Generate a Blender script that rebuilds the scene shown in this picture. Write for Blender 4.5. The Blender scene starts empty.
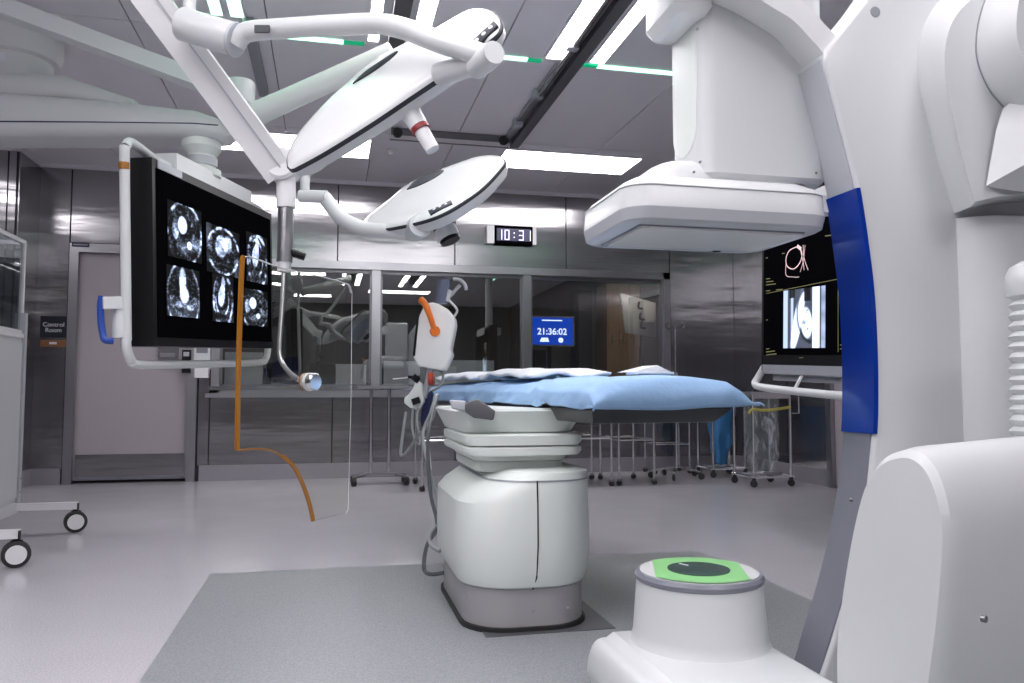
import bpy, bmesh, math, random
from mathutils import Vector, Matrix
random.seed(7)
scene = bpy.context.scene
# ---------------------------------------------------------------- camera, world, exposure
PITCH, YAW, CAMZ, FPX = math.radians(3.6), math.radians(12.86), 0.83, 28/36*1024
cam_data = bpy.data.cameras.new('camera'); cam_data.lens = 28; cam_data.sensor_width = 36
cam_data.clip_start = 0.02
cam = bpy.data.objects.new('camera', cam_data); scene.collection.objects.link(cam)
cam.location = (0, 0, CAMZ); cam.rotation_euler = (math.pi/2+PITCH, 0, -YAW)
scene.camera = cam
world = bpy.data.worlds.new('world'); scene.world = world; world.use_nodes = True
world.node_tree.nodes['Background'].inputs[0].default_value = (0.02, 0.02, 0.022, 1)
scene.view_settings.view_transform = 'Standard'; scene.view_settings.look = 'None'
scene.view_settings.gamma = 1; scene.view_settings.exposure = 0.7
scene.view_settings.use_curve_mapping = False
scene.cycles.max_bounces = 10; scene.cycles.diffuse_bounces = 4; scene.cycles.glossy_bounces = 5
scene.cycles.transmission_bounces = 8; scene.cycles.transparent_max_bounces = 12
scene.cycles.caustics_reflective = False; scene.cycles.caustics_refractive = False
scene.cycles.sample_clamp_indirect = 6
scene.cycles.denoising_prefilter = 'ACCURATE'
E_PANEL, E_STRIP, E_GREEN = 9.0, 11.0, 2.0
# ---------------------------------------------------------------- pixel -> place helpers
def ray(px, py):
    xc = (px-512)/FPX; yc = (341.5-py)/FPX
    f = math.cos(PITCH)-math.sin(PITCH)*yc; u = math.sin(PITCH)+math.cos(PITCH)*yc
    return Vector((xc*math.cos(YAW)+f*math.sin(YAW), -xc*math.sin(YAW)+f*math.cos(YAW), u)), f
CAM = Vector((0, 0, CAMZ))
def at(px, py, d):
    r, f = ray(px, py); return CAM + r*(d/f)
def onax(px, py, ax, val):
    r, f = ray(px, py); return CAM + r*((val-CAM[ax])/r[ax])
def onX(px, py, v): return onax(px, py, 0, v)
def onY(px, py, v): return onax(px, py, 1, v)
def onZ(px, py, v): return onax(px, py, 2, v)
def onP(px, py, o, n):
    r, f = ray(px, py); return CAM + r*((o-CAM).dot(n)/r.dot(n))
V = Vector
# ---------------------------------------------------------------- materials
MATS = {}
def mat(name, col, rough=0.4, metal=0.0, var=0.0, scale=8, bump=0.0, bscale=60, spec=0.5, trans=0.0, alpha=1.0, coat=0.0, stretch=None, rvar=0.0, bdist=0.01):
    m = bpy.data.materials.new(name); m.use_nodes = True; nt = m.node_tree
    b = nt.nodes['Principled BSDF']
    b.inputs['Base Color'].default_value = (*col, 1); b.inputs['Roughness'].default_value = rough
    b.inputs['Metallic'].default_value = metal; b.inputs['Specular IOR Level'].default_value = spec
    b.inputs['Transmission Weight'].default_value = trans; b.inputs['Alpha'].default_value = alpha
    b.inputs['Coat Weight'].default_value = coat; b.inputs['Coat Roughness'].default_value = 0.08
    tc = nt.nodes.new('ShaderNodeTexCoord'); mp = nt.nodes.new('ShaderNodeMapping')
    nt.links.new(tc.outputs['Object'], mp.inputs[0])
    if stretch: mp.inputs['Scale'].default_value = stretch
    n1 = nt.nodes.new('ShaderNodeTexNoise'); n1.inputs['Scale'].default_value = scale; n1.inputs['Detail'].default_value = 4
    nt.links.new(mp.outputs[0], n1.inputs['Vector'])
    v = max(var, 0.015)
    mx = nt.nodes.new('ShaderNodeMix'); mx.data_type = 'RGBA'
    mx.inputs['A'].default_value = (*[c*(1-v) for c in col], 1); mx.inputs['B'].default_value = (*[min(1, c*(1+v)) for c in col], 1)
    nt.links.new(n1.outputs[0], mx.inputs['Factor']); nt.links.new(mx.outputs['Result'], b.inputs['Base Color'])
    if rvar:
        mr = nt.nodes.new('ShaderNodeMapRange'); mr.inputs['To Min'].default_value = rough-rvar; mr.inputs['To Max'].default_value = rough+rvar
        nt.links.new(n1.outputs[0], mr.inputs['Value']); nt.links.new(mr.outputs[0], b.inputs['Roughness'])
    if bump:
        n2 = nt.nodes.new('ShaderNodeTexNoise'); n2.inputs['Scale'].default_value = bscale; n2.inputs['Detail'].default_value = 3
        bp = nt.nodes.new('ShaderNodeBump'); bp.inputs['Strength'].default_value = bump; bp.inputs['Distance'].default_value = bdist
        nt.links.new(mp.outputs[0], n2.inputs['Vector']); nt.links.new(n2.outputs[0], bp.inputs['Height'])
        nt.links.new(bp.outputs[0], b.inputs['Normal'])
    MATS[name] = m; return m
def emis(name, col, s, attr=False):
    m = bpy.data.materials.new(name); m.use_nodes = True; nt = m.node_tree; b = nt.nodes['Principled BSDF']
    b.inputs['Base Color'].default_value = (0.02, 0.02, 0.02, 1) if attr else (*[c*.8 for c in col], 1)
    b.inputs['Roughness'].default_value = 0.3
    b.inputs['Emission Color'].default_value = (*col, 1); b.inputs['Emission Strength'].default_value = s
    if attr:
        b.inputs['Specular IOR Level'].default_value = 0
        a = nt.nodes.new('ShaderNodeVertexColor'); a.layer_name = 'scan'
        nt.links.new(a.outputs[0], b.inputs['Emission Color'])
    MATS[name] = m; return m
def glass(name, tint, ior, rough=0.0, refl=(1, 1, 1)):
    m = bpy.data.materials.new(name); m.use_nodes = True; nt = m.node_tree; nt.nodes.clear()
    o = nt.nodes.new('ShaderNodeOutputMaterial'); mx = nt.nodes.new('ShaderNodeMixShader')
    t = nt.nodes.new('ShaderNodeBsdfTransparent'); g = nt.nodes.new('ShaderNodeBsdfGlossy'); fr = nt.nodes.new('ShaderNodeLayerWeight')
    t.inputs[0].default_value = (*tint, 1); g.inputs[0].default_value = (*refl, 1); g.inputs['Roughness'].default_value = rough
    r0 = ((ior-1)/(ior+1))**2; fr.inputs['Blend'].default_value = .5
    pw = nt.nodes.new('ShaderNodeMath'); pw.operation = 'POWER'; pw.inputs[1].default_value = 5
    ma = nt.nodes.new('ShaderNodeMath'); ma.operation = 'MULTIPLY_ADD'; ma.inputs[1].default_value = 1-r0; ma.inputs[2].default_value = r0
    nt.links.new(fr.outputs['Facing'], pw.inputs[0]); nt.links.new(pw.outputs[0], ma.inputs[0])
    nt.links.new(ma.outputs[0], mx.inputs[0]); nt.links.new(t.outputs[0], mx.inputs[1]); nt.links.new(g.outputs[0], mx.inputs[2])
    nt.links.new(mx.outputs[0], o.inputs[0]); MATS[name] = m; return m

def vinyl(name, c1, c2, rough):
    m = mat(name, c1, rough, var=0.05, scale=3, rvar=0.05); nt = m.node_tree; b = nt.nodes['Principled BSDF']
    mx = [n for n in nt.nodes if n.type == 'MIX'][0]
    vo = nt.nodes.new('ShaderNodeTexNoise'); vo.inputs['Scale'].default_value = 160; vo.inputs['Detail'].default_value = 2
    tc = [n for n in nt.nodes if n.type == 'TEX_COORD'][0]; nt.links.new(tc.outputs['Object'], vo.inputs['Vector'])
    cr = nt.nodes.new('ShaderNodeValToRGB'); cr.color_ramp.elements[0].position = .42; cr.color_ramp.elements[1].position = .6
    nt.links.new(vo.outputs[0], cr.inputs[0])
    m2 = nt.nodes.new('ShaderNodeMix'); m2.data_type = 'RGBA'; m2.inputs['B'].default_value = (*c2, 1)
    nt.links.new(mx.outputs['Result'], m2.inputs['A']); nt.links.new(cr.outputs[0], m2.inputs['Factor']); nt.links.new(m2.outputs['Result'], b.inputs['Base Color'])
vinyl('vinyl_light', (.49, .475, .51), (.585, .565, .605), .14)
vinyl('vinyl_grey', (.255, .268, .285), (.345, .358, .375), .34)
mat('cove', (.30, .29, .32), .4, var=.06, scale=90)
mat('ceiling_white', (.84, .82, .87), .5, var=.02)
mat('dark_gap', (.03, .03, .035), .6)
mat('steel', (.39, .38, .395), .20, 1.0, var=.06, scale=2.5, bump=.16, bscale=2.2, stretch=(.35, .35, 2.2), rvar=.05, bdist=.03)
def brushed(m):
    nt = MATS[m].node_tree; b = nt.nodes['Principled BSDF']; b.inputs['Anisotropic'].default_value = .85
    tg = nt.nodes.new('ShaderNodeTangent'); tg.direction_type = 'RADIAL'; tg.axis = 'Z'; nt.links.new(tg.outputs[0], b.inputs['Tangent'])
brushed('steel')
mat('unseen_wall_dark', (.10, .10, .105), .4, var=.05)  # dark tone for unseen walls, chosen to deepen the back wall's reflections
mat('steel_frame', (.44, .44, .46), .28, 1.0, var=.05, scale=20)
mat('chrome', (.75, .75, .76), .12, 1.0)
mat('steel_dark', (.22, .22, .23), .35, 1.0)
mat('white', (.63, .64, .65), .30, var=.02, scale=3)
mat('white_gloss', (.76, .77, .77), .16, var=.015, scale=3, coat=.3)
mat('injector_white', (.90, .90, .88), .25)
mat('offwhite', (.76, .75, .76), .4, var=.03)
mat('pale_green_white', (.74, .78, .75), .35)
mat('grey_plastic', (.30, .31, .34), .4, var=.03)
mat('mid_grey', (.47, .485, .52), .35, var=.02)
mat('rim_grey', (.19, .195, .235), .3, var=.03)
mat('plinth_grey', (.36, .35, .36), .35, var=.04)
mat('plinth_dark', (.10, .10, .11), .4)
mat('blue_gloss', (.004, .034, .30), .12, coat=.6)
mat('blue_plastic', (.015, .06, .32), .35)
mat('navy', (.012, .016, .075), .35)
mat('black', (.010, .010, .012), .35, spec=.2)
mat('black_gloss', (.003, .003, .004), .3, spec=0.0)
mat('rubber', (.02, .02, .022), .6)
mat('door_paint', (.40, .36, .39), .45, var=.02)
mat('amber', (.40, .16, .018), .25, trans=.2)
mat('orange', (.85, .2, .02), .35)
mat('red', (.45, .05, .02), .35)
mat('red_dark', (.25, .02, .02), .35)
mat('drape_blue', (.33, .52, .80), .7, var=.08, scale=12, bump=.25, bscale=40)
mat('bag_blue', (.05, .22, .50), .5, var=.15, scale=6, bump=.4, bscale=12)
mat('sheet_white', (.80, .82, .87), .7, var=.03, bump=.25, bscale=25)
mat('green_print', (.30, .66, .27), .3)
mat('dark_glass', (.05, .085, .075), .25)
mat('brown_wood', (.24, .10, .035), .45, var=.25, scale=6, stretch=(1, 8, 8))
mat('cabinet_wood', (.42, .27, .16), .5, var=.15, scale=5, stretch=(8, 8, 1))
mat('control_wall', (.10, .095, .09), .7, var=.03)
mat('control_grey', (.45, .45, .46), .5)
mat('carbon', (.035, .035, .04), .3, var=.1, scale=40)
mat('yellow', (.62, .55, .12), .5)
mat('cable_grey', (.28, .30, .30), .45)
mat('cable_dark', (.10, .11, .12), .45)
mat('print_white', (.8, .8, .85), .5)
mat('label_dark', (.018, .02, .03), .5)
mat('sign_dark', (.006, .008, .02), .4)
mat('green_translucent', (.15, .55, .38), .25, trans=.5)
emis('panel_emit', (1, .97, 1), E_PANEL)
emis('strip_emit', (1, .97, 1), E_STRIP)
emis('green_emit', (.42, 1, .66), E_GREEN)
emis('green_pale', (.45, 1, .68), 2.2)
emis('green_dim', (0, .45, .2), .35)
emis('control_emit', (1, .88, .75), 13.0)
emis('desk_fill_emit', (1, .96, .95), 9.0)
emis('clock_digit', (.75, .72, 1), .9)
emis('clock_bg', (.06, .06, .14), .06)
emis('scan_emit', (1, 1, 1), 1.25, attr=True)
emis('screen_blue', (.003, .05, .45), .9)
emis('screen_text', (.75, .85, 1), 1.3)
emis('vessel', (.85, .6, .62), .45)
emis('screen_line', (.35, .33, .14), .18)
emis('exit_green', (.1, 1, .4), 1.0)
glass('window_glass', (.80, .82, .82), 2.3)
glass('clear_acrylic', (.975, .975, .955), 1.2)
glass('clear_film', (.80, .83, .88), 1.6, .12)
glass('cart_glass', (.75, .78, .80), 1.5)
mat('smoke_plastic', (.16, .18, .26), .2)
mat('clear_wrap', (.75, .78, .84), .2, alpha=.30, bump=.5, bscale=18)

def wrap_alpha():
    nt = MATS['clear_wrap'].node_tree; b = nt.nodes['Principled BSDF']
    n = nt.nodes.new('ShaderNodeTexNoise'); n.inputs['Scale'].default_value = 4; n.inputs['Detail'].default_value = 6; n.inputs['Distortion'].default_value = 2.5
    tc = [q for q in nt.nodes if q.type == 'TEX_COORD'][0]; mp = nt.nodes.new('ShaderNodeMapping'); mp.inputs['Scale'].default_value = (1.6, 1.6, .7)
    nt.links.new(tc.outputs['Object'], mp.inputs[0]); nt.links.new(mp.outputs[0], n.inputs['Vector'])
    cr = nt.nodes.new('ShaderNodeValToRGB'); cr.color_ramp.elements[0].position = .5; cr.color_ramp.elements[0].color = (.10, .10, .10, 1)
    cr.color_ramp.elements[1].position = .74; cr.color_ramp.elements[1].color = (.75, .75, .75, 1)
    nt.links.new(n.outputs[0], cr.inputs[0]); nt.links.new(cr.outputs[0], b.inputs['Alpha'])
wrap_alpha()

# ---------------------------------------------------------------- mesh builder
def rrect(w, h, r, n=5):
    out = []; r = min(r, w/2-1e-5, h/2-1e-5)
    for cx, cy, a0 in ((w/2-r, h/2-r, 0), (-w/2+r, h/2-r, 90), (-w/2+r, -h/2+r, 180), (w/2-r, -h/2+r, 270)):
        for i in range(n+1):
            a = math.radians(a0+90*i/n); out.append((cx+r*math.cos(a), cy+r*math.sin(a)))
    return out
def smooth_path(pts, k=6):
    pts = [V(p) for p in pts]; out = []
    for i in range(len(pts)-1):
        p0 = pts[i-1] if i else pts[0]*2-pts[1]; p1, p2 = pts[i], pts[i+1]; p3 = pts[i+2] if i+2 < len(pts) else p2*2-p1
        for j in range(k):
            t = j/k
            out.append(.5*((2*p1)+(p2-p0)*t+(2*p0-5*p1+4*p2-p3)*t*t+(3*p1-p0-3*p2+p3)*t**3))
    out.append(pts[-1]); return out
class MB:
    def __init__(s): s.bm = bmesh.new()
    def _bev(s, faces, bev, seg=2, ang=25):
        if bev <= 0: return
        es = set()
        for f in faces:
            for e in f.edges:
                if len(e.link_faces) == 2 and e.calc_face_angle(0) > math.radians(ang): es.add(e)
        bmesh.ops.bevel(s.bm, geom=list(es), offset=bev, segments=seg, affect='EDGES', clamp_overlap=True, profile=.5)
    def box(s, lo, hi, bev=0, seg=2):
        c = (V(lo)+V(hi))/2; d = V(hi)-V(lo)
        return s.obox(c, d, Matrix.Identity(3), bev, seg)
    def obox(s, c, d, R, bev=0, seg=2):
        c = V(c); vs = []
        for z in (-.5, .5):
            for x, y in ((-.5, -.5), (.5, -.5), (.5, .5), (-.5, .5)):
                vs.append(s.bm.verts.new(c+R@V((x*d[0], y*d[1], z*d[2]))))
        fs = [s.bm.faces.new([vs[i] for i in q]) for q in ((3, 2, 1, 0), (4, 5, 6, 7), (0, 1, 5, 4), (1, 2, 6, 5), (2, 3, 7, 6), (3, 0, 4, 7))]
        s._bev(fs, bev, seg); return s
    def loft(s, rings, cap=True, bev=0, ang=25, closed=True):
        vr = [[s.bm.verts.new(V(p)) for p in r] for r in rings]; fs = []; n = len(vr[0])
        for a, b in zip(vr[:-1], vr[1:]):
            for i in range(n if closed else n-1):
                j = (i+1) % n; fs.append(s.bm.faces.new((a[i], a[j], b[j], b[i])))
        if cap:
            fs.append(s.bm.faces.new(vr[0][::-1])); fs.append(s.bm.faces.new(vr[-1]))
        if bev:
            bmesh.ops.recalc_face_normals(s.bm, faces=fs); s._bev(fs, bev, 3, ang)
        return s
    def prism(s, pts, vec, bev=0, ang=40):
        pts = [V(p) for p in pts]; vec = V(vec); return s.loft([pts, [p+vec for p in pts]], True, bev, ang)
    def tube(s, pts, r, seg=12, k=0, cap=True):
        pts = smooth_path(pts, k) if k else [V(p) for p in pts]
        rs = r if isinstance(r, (list, tuple)) else [r]*len(pts)
        if len(rs) != len(pts):
            rs = [rs[0]+(rs[-1]-rs[0])*i/(len(pts)-1) for i in range(len(pts))]
        rings = []; nrm = None
        for i, p in enumerate(pts):
            t = (pts[min(i+1, len(pts)-1)]-pts[max(i-1, 0)]).normalized()
            if nrm is None: nrm = t.orthogonal().normalized()
            nrm = (nrm-t*nrm.dot(t)).normalized(); b = t.cross(nrm)
            rings.append([p+rs[i]*(nrm*math.cos(2*math.pi*q/seg)+b*math.sin(2*math.pi*q/seg)) for q in range(seg)])
        return s.loft(rings, cap)
    def lathe(s, prof, o, axis=(0, 0, 1), seg=32, xs=1.0, ys=1.0):
        a = V(axis).normalized(); o = V(o); x = V((1, 0, 0)) if abs(a.z) > .99 else a.orthogonal().normalized(); y = a.cross(x)
        return s.loft([[o+a*h+max(r, 1e-4)*(x*xs*math.cos(2*math.pi*q/seg)+y*ys*math.sin(2*math.pi*q/seg)) for q in range(seg)] for r, h in prof])
    def bar(s, a, b, w, h=None, up=(0, 0, 1), bev=0):
        a = V(a); b = V(b); t = (b-a).normalized(); upv = V(up)
        x = t.cross(upv); x = x.normalized() if x.length > 1e-4 else t.orthogonal().normalized(); u = x.cross(t)
        R = Matrix((x, t, u)).transposed(); return s.obox((a+b)/2, (w, (b-a).length, h or w), R, bev)
    def surf(s, fn, nu, nv):
        g = [[s.bm.verts.new(V(fn(i/nu, j/nv))) for j in range(nv+1)] for i in range(nu+1)]
        for i in range(nu):
            for j in range(nv): s.bm.faces.new((g[i][j], g[i+1][j], g[i+1][j+1], g[i][j+1]))
        return s
    def poly(s, pts): s.bm.faces.new([s.bm.verts.new(V(p)) for p in pts]); return s
    def build(s, name, m, parent=None, label=None, cat=None, group=None, kind=None, angle=32, recalc=True, origin=None):
        if recalc: bmesh.ops.recalc_face_normals(s.bm, faces=s.bm.faces[:])
        me = bpy.data.meshes.new(name); off = V((0, 0, 0))
        if parent is not None: off = WORLD_OF[parent.name]
        else:
            vs = [v.co for v in s.bm.verts]
            off = V(origin) if origin else V(((min(v.x for v in vs)+max(v.x for v in vs))/2, (min(v.y for v in vs)+max(v.y for v in vs))/2, min(v.z for v in vs)))
        bmesh.ops.translate(s.bm, verts=s.bm.verts[:], vec=-off)
        for f in s.bm.faces: f.smooth = True
        s.bm.to_mesh(me); s.bm.free(); me.set_sharp_from_angle(angle=math.radians(angle))
        me.materials.append(MATS[m] if isinstance(m, str) else m)
        o = bpy.data.objects.new(name, me); scene.collection.objects.link(o)
        WORLD_OF[o.name] = off.copy()
        if parent is not None: o.parent = parent
        else: o.location = off
        tag(o, label, cat, group, kind); return o
WORLD_OF = {}
def tag(o, label=None, cat=None, group=None, kind=None):
    if label: o['label'] = label
    if cat: o['category'] = cat
    if group: o['group'] = group
    if kind: o['kind'] = kind
def thing(name, label, cat, loc, group=None, kind=None):
    o = bpy.data.objects.new(name, None); scene.collection.objects.link(o); o.location = loc; o.empty_display_size = .1
    WORLD_OF[o.name] = V(loc); tag(o, label, cat, group, kind); return o
def dup(root, loc, rz=0, label=None):
    def cp(o, par):
        c = o.copy(); scene.collection.objects.link(c)
        if par is not None: c.parent = par
        for ch in list(o.children): cp(ch, c)
        return c
    r = cp(root, None); r.location = loc; r.rotation_euler = (0, 0, rz)
    if label: r['label'] = label
    return r
def text_mesh(body, size, o, x, up, m, name, parent, align='CENTER', bold=0.0, ext=.0008, label=None):
    cu = bpy.data.curves.new('t', 'FONT'); cu.body = body; cu.size = size; cu.align_x = align; cu.align_y = 'CENTER'; cu.extrude = ext; cu.offset = bold
    ob = bpy.data.objects.new('t', cu); me = bpy.data.meshes.new_from_object(ob)
    bpy.data.objects.remove(ob); bpy.data.curves.remove(cu)
    x = V(x).normalized(); up = V(up).normalized(); n = x.cross(up)
    M = Matrix((x, up, n)).transposed().to_4x4(); M.translation = V(o)-WORLD_OF[parent.name]
    me.transform(M); me.materials.clear(); me.materials.append(MATS[m])
    t = bpy.data.objects.new(name, me); scene.collection.objects.link(t); t.parent = parent; WORLD_OF[t.name] = WORLD_OF[parent.name].copy()
    tag(t, label); return t
# ---------------------------------------------------------------- the room
XL, XLL, XR, YB, YF, YBUMP, ZC = -2.6, -4.6, 4.3, 7.9, -3.2, 7.4, 2.9
def struct(name, mb, m, **k): return mb.build(name, m, None, kind='structure', origin=(0, 0, 0), **k)
fl = struct('floor', MB().box((XLL-.2, YF-.2, -.08), (XR+.2, 11.6, 0)), 'vinyl_light')
MB().box((-.52, -1.2, -.01), (1.88, 3.9, .0015)).build('grey_inlay', 'vinyl_grey', fl)
ce = struct('ceiling', MB().box((XLL-.2, YF-.2, ZC+.02), (XR+.2, 8.0, ZC+.1)), 'dark_gap')
# ceiling panels, gaps between them; the spots taken by lights are left open by splitting around them
xs = [XLL, -3.4, -2.55, -1.85, -1.118, -.37, .32, .98, 1.46, 2.22, 2.96, 3.7, XR]
ys = [YF, -1.4, .4, 2.2, 4.70, 6.36, YB]
# ceiling openings for lights: (x0, x1, y0, y1)
P1 = (1.44, 2.67, 6.52, 7.04); P2 = (-.93, .30, 6.52, 7.04); P3 = (-4.2, -3.0, 5.2, 5.7)
g = .004
for i in range(len(xs)-1):
    for j in range(len(ys)-1):
        MB().box((xs[i]+g, ys[j]+g, ZC), (xs[i+1]-g, ys[j+1]-g, ZC+.02), .002, 1).build('ceiling_panel', 'ceiling_white', ce)
# cornice strip along the back wall
struct('trim_1', MB().box((XL, YB-.03, ZC-.035), (XR, YB+.02, ZC)), 'ceiling_white')
struct('trim_2', MB().box((XLL, YBUMP-.03, ZC-.035), (XL, YBUMP+.02, ZC)).box((XL-.01, YBUMP-.03, ZC-.035), (XL+.03, YB-.03, ZC)), 'ceiling_white')

wxl, wxr, wz0, wz1 = onY(211, 393, YB).x, onY(669, 300, YB).x, .815, 2.10
dx0, dx1, dz1 = onY(79, 260, YB).x, onY(186, 460, YB).x, 2.10     # door leaf
wb = MB()
wb.box((XL-.1, YB+.012, 0), (dx0-.02, YB+.14, 3.0)).box((dx0-.02, YB+.012, dz1+.02), (dx1+.02, YB+.14, 3.0))
wb.box((dx1+.02, YB+.012, 0), (wxl, YB+.14, 3.0)).box((wxl, YB+.012, 0), (wxr, YB+.14, wz0)).box((wxl, YB+.012, wz1), (wxr, YB+.14, 3.0))
wb.box((wxr, YB+.012, 0), (XR+.1, YB+.14, 3.0))
wall_back = struct('wall_back', wb, 'dark_gap')
def panels_y(parent, xsx, z0, z1, y, d=.014, gap=.006):
    for a, b in zip(xsx[:-1], xsx[1:]):
        MB().box((a+gap, y, z0), (b-gap, y+d, z1), .002, 1).build('steel_panel', 'steel', parent)
s_up = [onY(p, 230, YB).x for p in (221, 338, 455, 566, 669)]
panels_y(wall_back, [dx1+.09]+s_up, wz1+.005, ZC, YB)
panels_y(wall_back, [dx0-.08, dx1+.09], dz1+.09, ZC, YB)
panels_y(wall_back, [XL, dx0-.08], .145, ZC, YB)
panels_y(wall_back, [dx1+.09, wxl-.01], .145, wz1-.005, YB)
panels_y(wall_back, [wxl-.01]+[onY(p, 430, YB).x for p in (332, 455, 566)]+[wxr+.01], .145, wz0-.01, YB)
panels_y(wall_back, [s_up[-1], XR], .145, ZC, YB)
wl = struct('wall_left', MB().box((XLL, YBUMP+.012, 0), (XL, YB+.1, 3.0)), 'dark_gap')
panels_y(wl, [XLL, -4.0, -3.4, onY(8, 180, YBUMP).x, XL-.004], .145, ZC, YBUMP)
MB().box((XL-.001, YBUMP+.02, .145), (XL+.012, YB-.004, ZC)).build('steel_panel', 'steel', wl)
wfl = struct('wall_far_left', MB().box((XLL-.15, YF-.1, 0), (XLL, YB+.1, 3.0)), 'dark_gap')
def panels_x(parent, ysy, z0, z1, x, d, gap=.006, m='steel'):
    for a, b in zip(ysy[:-1], ysy[1:]):
        MB().box((min(x, x+d), a+gap, z0), (max(x, x+d), b-gap, z1), .002, 1).build('steel_panel' if m == 'steel' else 'wall_panel', m, parent)
panels_x(wfl, [YF+i*1.2 for i in range(9)]+[YBUMP], .145, ZC, XLL, .014, m='unseen_wall_dark')
wr = struct('wall_right', MB().box((XR, YF-.1, 0), (XR+.15, YB+.15, 3.0)), 'dark_gap')
jy1, jy0 = onX(833, 480, XR).y, onX(843, 480, XR).y-1.15
panels_x(wr, [jy1+.01, 6.9, YB], .145, ZC, XR, -.014)
panels_x(wr, [jy0-.01, jy1+.01], 2.2, ZC, XR, -.014)
panels_x(wr, [YF+i*1.3 for i in range(6)]+[jy0-.01], .145, ZC, XR, -.014)
wf = struct('wall_front', MB().box((XLL, YF-.15, 0), (XR, YF-.014, 3.0)), 'dark_gap')
for i in range(8):
    a = XLL+i*(XR-XLL)/8; MB().box((a+.006, YF-.014, .145), (a+(XR-XLL)/8-.006, YF, ZC)).build('wall_panel', 'unseen_wall_dark', wf)
# coved baseboards
struct('baseboard_back', MB().box((wxl-.09, YB-.012, 0), (XR, YB+.012, .145), .004).box((XL, YB-.012, 0), (dx0-.09, YB+.012, .145), .004), 'cove')
struct('baseboard_left', MB().box((XLL, YBUMP-.012, 0), (XL, YBUMP+.012, .145), .004).box((XL-.005, YBUMP-.012, 0), (XL+.022, YB-.012, .145), .004), 'cove')
struct('baseboard_right', MB().box((XR-.024, jy1+.03, 0), (XR, YB-.012, .145), .004).box((XR-.024, YF, 0), (XR, jy0-.03, .145), .004), 'cove')
# door in the back wall
d1 = thing('door_1', 'pale mauve door with steel kick plate and frame', 'door', ((dx0+dx1)/2, YB, 0), kind='structure')
MB().box((dx0, YB+.03, .03), (dx1, YB+.075, dz1), .003).build('door_leaf', 'door_paint', d1)
MB().box((dx0+.02, YB+.022, .045), (dx1-.02, YB+.03, .26), .001).build('kick_plate', 'steel', d1)
MB().box((dx0+.02, YB+.02, .03), (dx1-.02, YB+.03, .06)).build('drop_seal', 'rim_grey', d1)
MB().box((dx0-.075, YB-.02, 0), (dx0, YB+.1, dz1+.08), .004).box((dx1, YB-.02, 0), (dx1+.08, YB+.1, dz1+.08), .004).box((dx0, YB-.02, dz1), (dx1, YB+.1, dz1+.08), .004).build('door_frame', 'steel_frame', d1)
hp = MB(); a = onY(158, 347, YB); b = onY(178, 367, YB)
hp.box((a.x, YB+.01, b.z), (b.x, YB+.03, a.z), .003); hn = hp.build('lock_plate', 'steel_dark', d1)
MB().box((a.x+.02, YB-.01, b.z+.09), (b.x-.03, YB+.01, b.z+.13), .004).build('lever', 'steel_frame', hn)
# door in the side wall (only its jamb shows)
d2 = thing('door_2', 'steel framed door behind the large gantry', 'door', (XR, (jy0+jy1)/2, 0), kind='structure')
MB().box((XR-.02, jy0+.06, .02), (XR+.01, jy1-.06, 2.12)).build('door_leaf', 'door_paint', d2)
MB().box((XR-.06, jy1-.075, 0), (XR+.02, jy1, 2.2), .004).box((XR-.06, jy0, 0), (XR+.02, jy0+.075, 2.2), .004).box((XR-.06, jy0, 2.12), (XR+.02, jy1, 2.2), .004).build('door_frame', 'steel_frame', d2)
# observation window
mull = [onY(376, 320, YB).x, onY(527, 320, YB).x]
win = thing('window_1', 'long steel framed observation window to the control room', 'window', ((wxl+wxr)/2, YB, wz0), kind='structure')
fw = MB().box((wxl, YB-.03, wz1-.075), (wxr, YB+.12, wz1), .004).box((wxl, YB-.03, wz0), (wxr, YB+.12, wz0+.06), .004)
fw.box((wxl, YB-.03, wz0), (wxl+.07, YB+.12, wz1), .004).box((wxr-.07, YB-.03, wz0), (wxr, YB+.12, wz1), .004)
fw.build('window_frame', 'steel_frame', win)
for x in mull: MB().box((x-.04, YB-.02, wz0+.06), (x+.04, YB+.12, wz1-.075), .004).build('mullion', 'steel_frame', win)
MB().box((wxl-.04, YB-.09, wz0-.04), (wxr-.25, YB+.0, wz0+.0), .006).build('window_sill', 'steel_frame', win)
MB().box((wxl-.01, YB-.05, wz0+.03), (wxr-.25, YB-.03, wz0+.065), .004).build('ledge_rail', 'chrome', win)
ed = [wxl+.07]+mull+[wxr-.07]
for k in range(3):
    a, b = ed[k]+(.04 if k else 0), ed[k+1]-(.04 if k < 2 else 0)
    MB().box((a, YB+.035, wz0+.06), (b, YB+.045, wz1-.075)).build('pane', 'window_glass', win)
    MB().box((a, YB+.02, wz1-.11), (b, YB+.06, wz1-.075)).box((a, YB+.02, wz0+.06), (b, YB+.06, wz0+.085)).box((a, YB+.02, wz0+.08), (a+.022, YB+.06, wz1-.1)).box((b-.022, YB+.02, wz0+.08), (b, YB+.06, wz1-.1)).build('glazing_bead', 'steel_dark', win)
# control room shell
cy1 = 11.0
struct('wall_control_back', MB().box((XL, cy1, 0), (XR, cy1+.1, 2.7)), 'control_wall')
struct('wall_control_left', MB().box((XL-.1, YB+.14, 0), (XL, cy1+.1, 2.7)), 'control_wall')
struct('wall_control_right', MB().box((XR, YB+.15, 0), (XR+.1, cy1+.1, 2.7)), 'control_wall')
struct('ceiling_control', MB().box((XL-.1, YB+.14, 2.6), (XR+.1, cy1+.1, 2.7)), 'control_wall')

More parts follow.
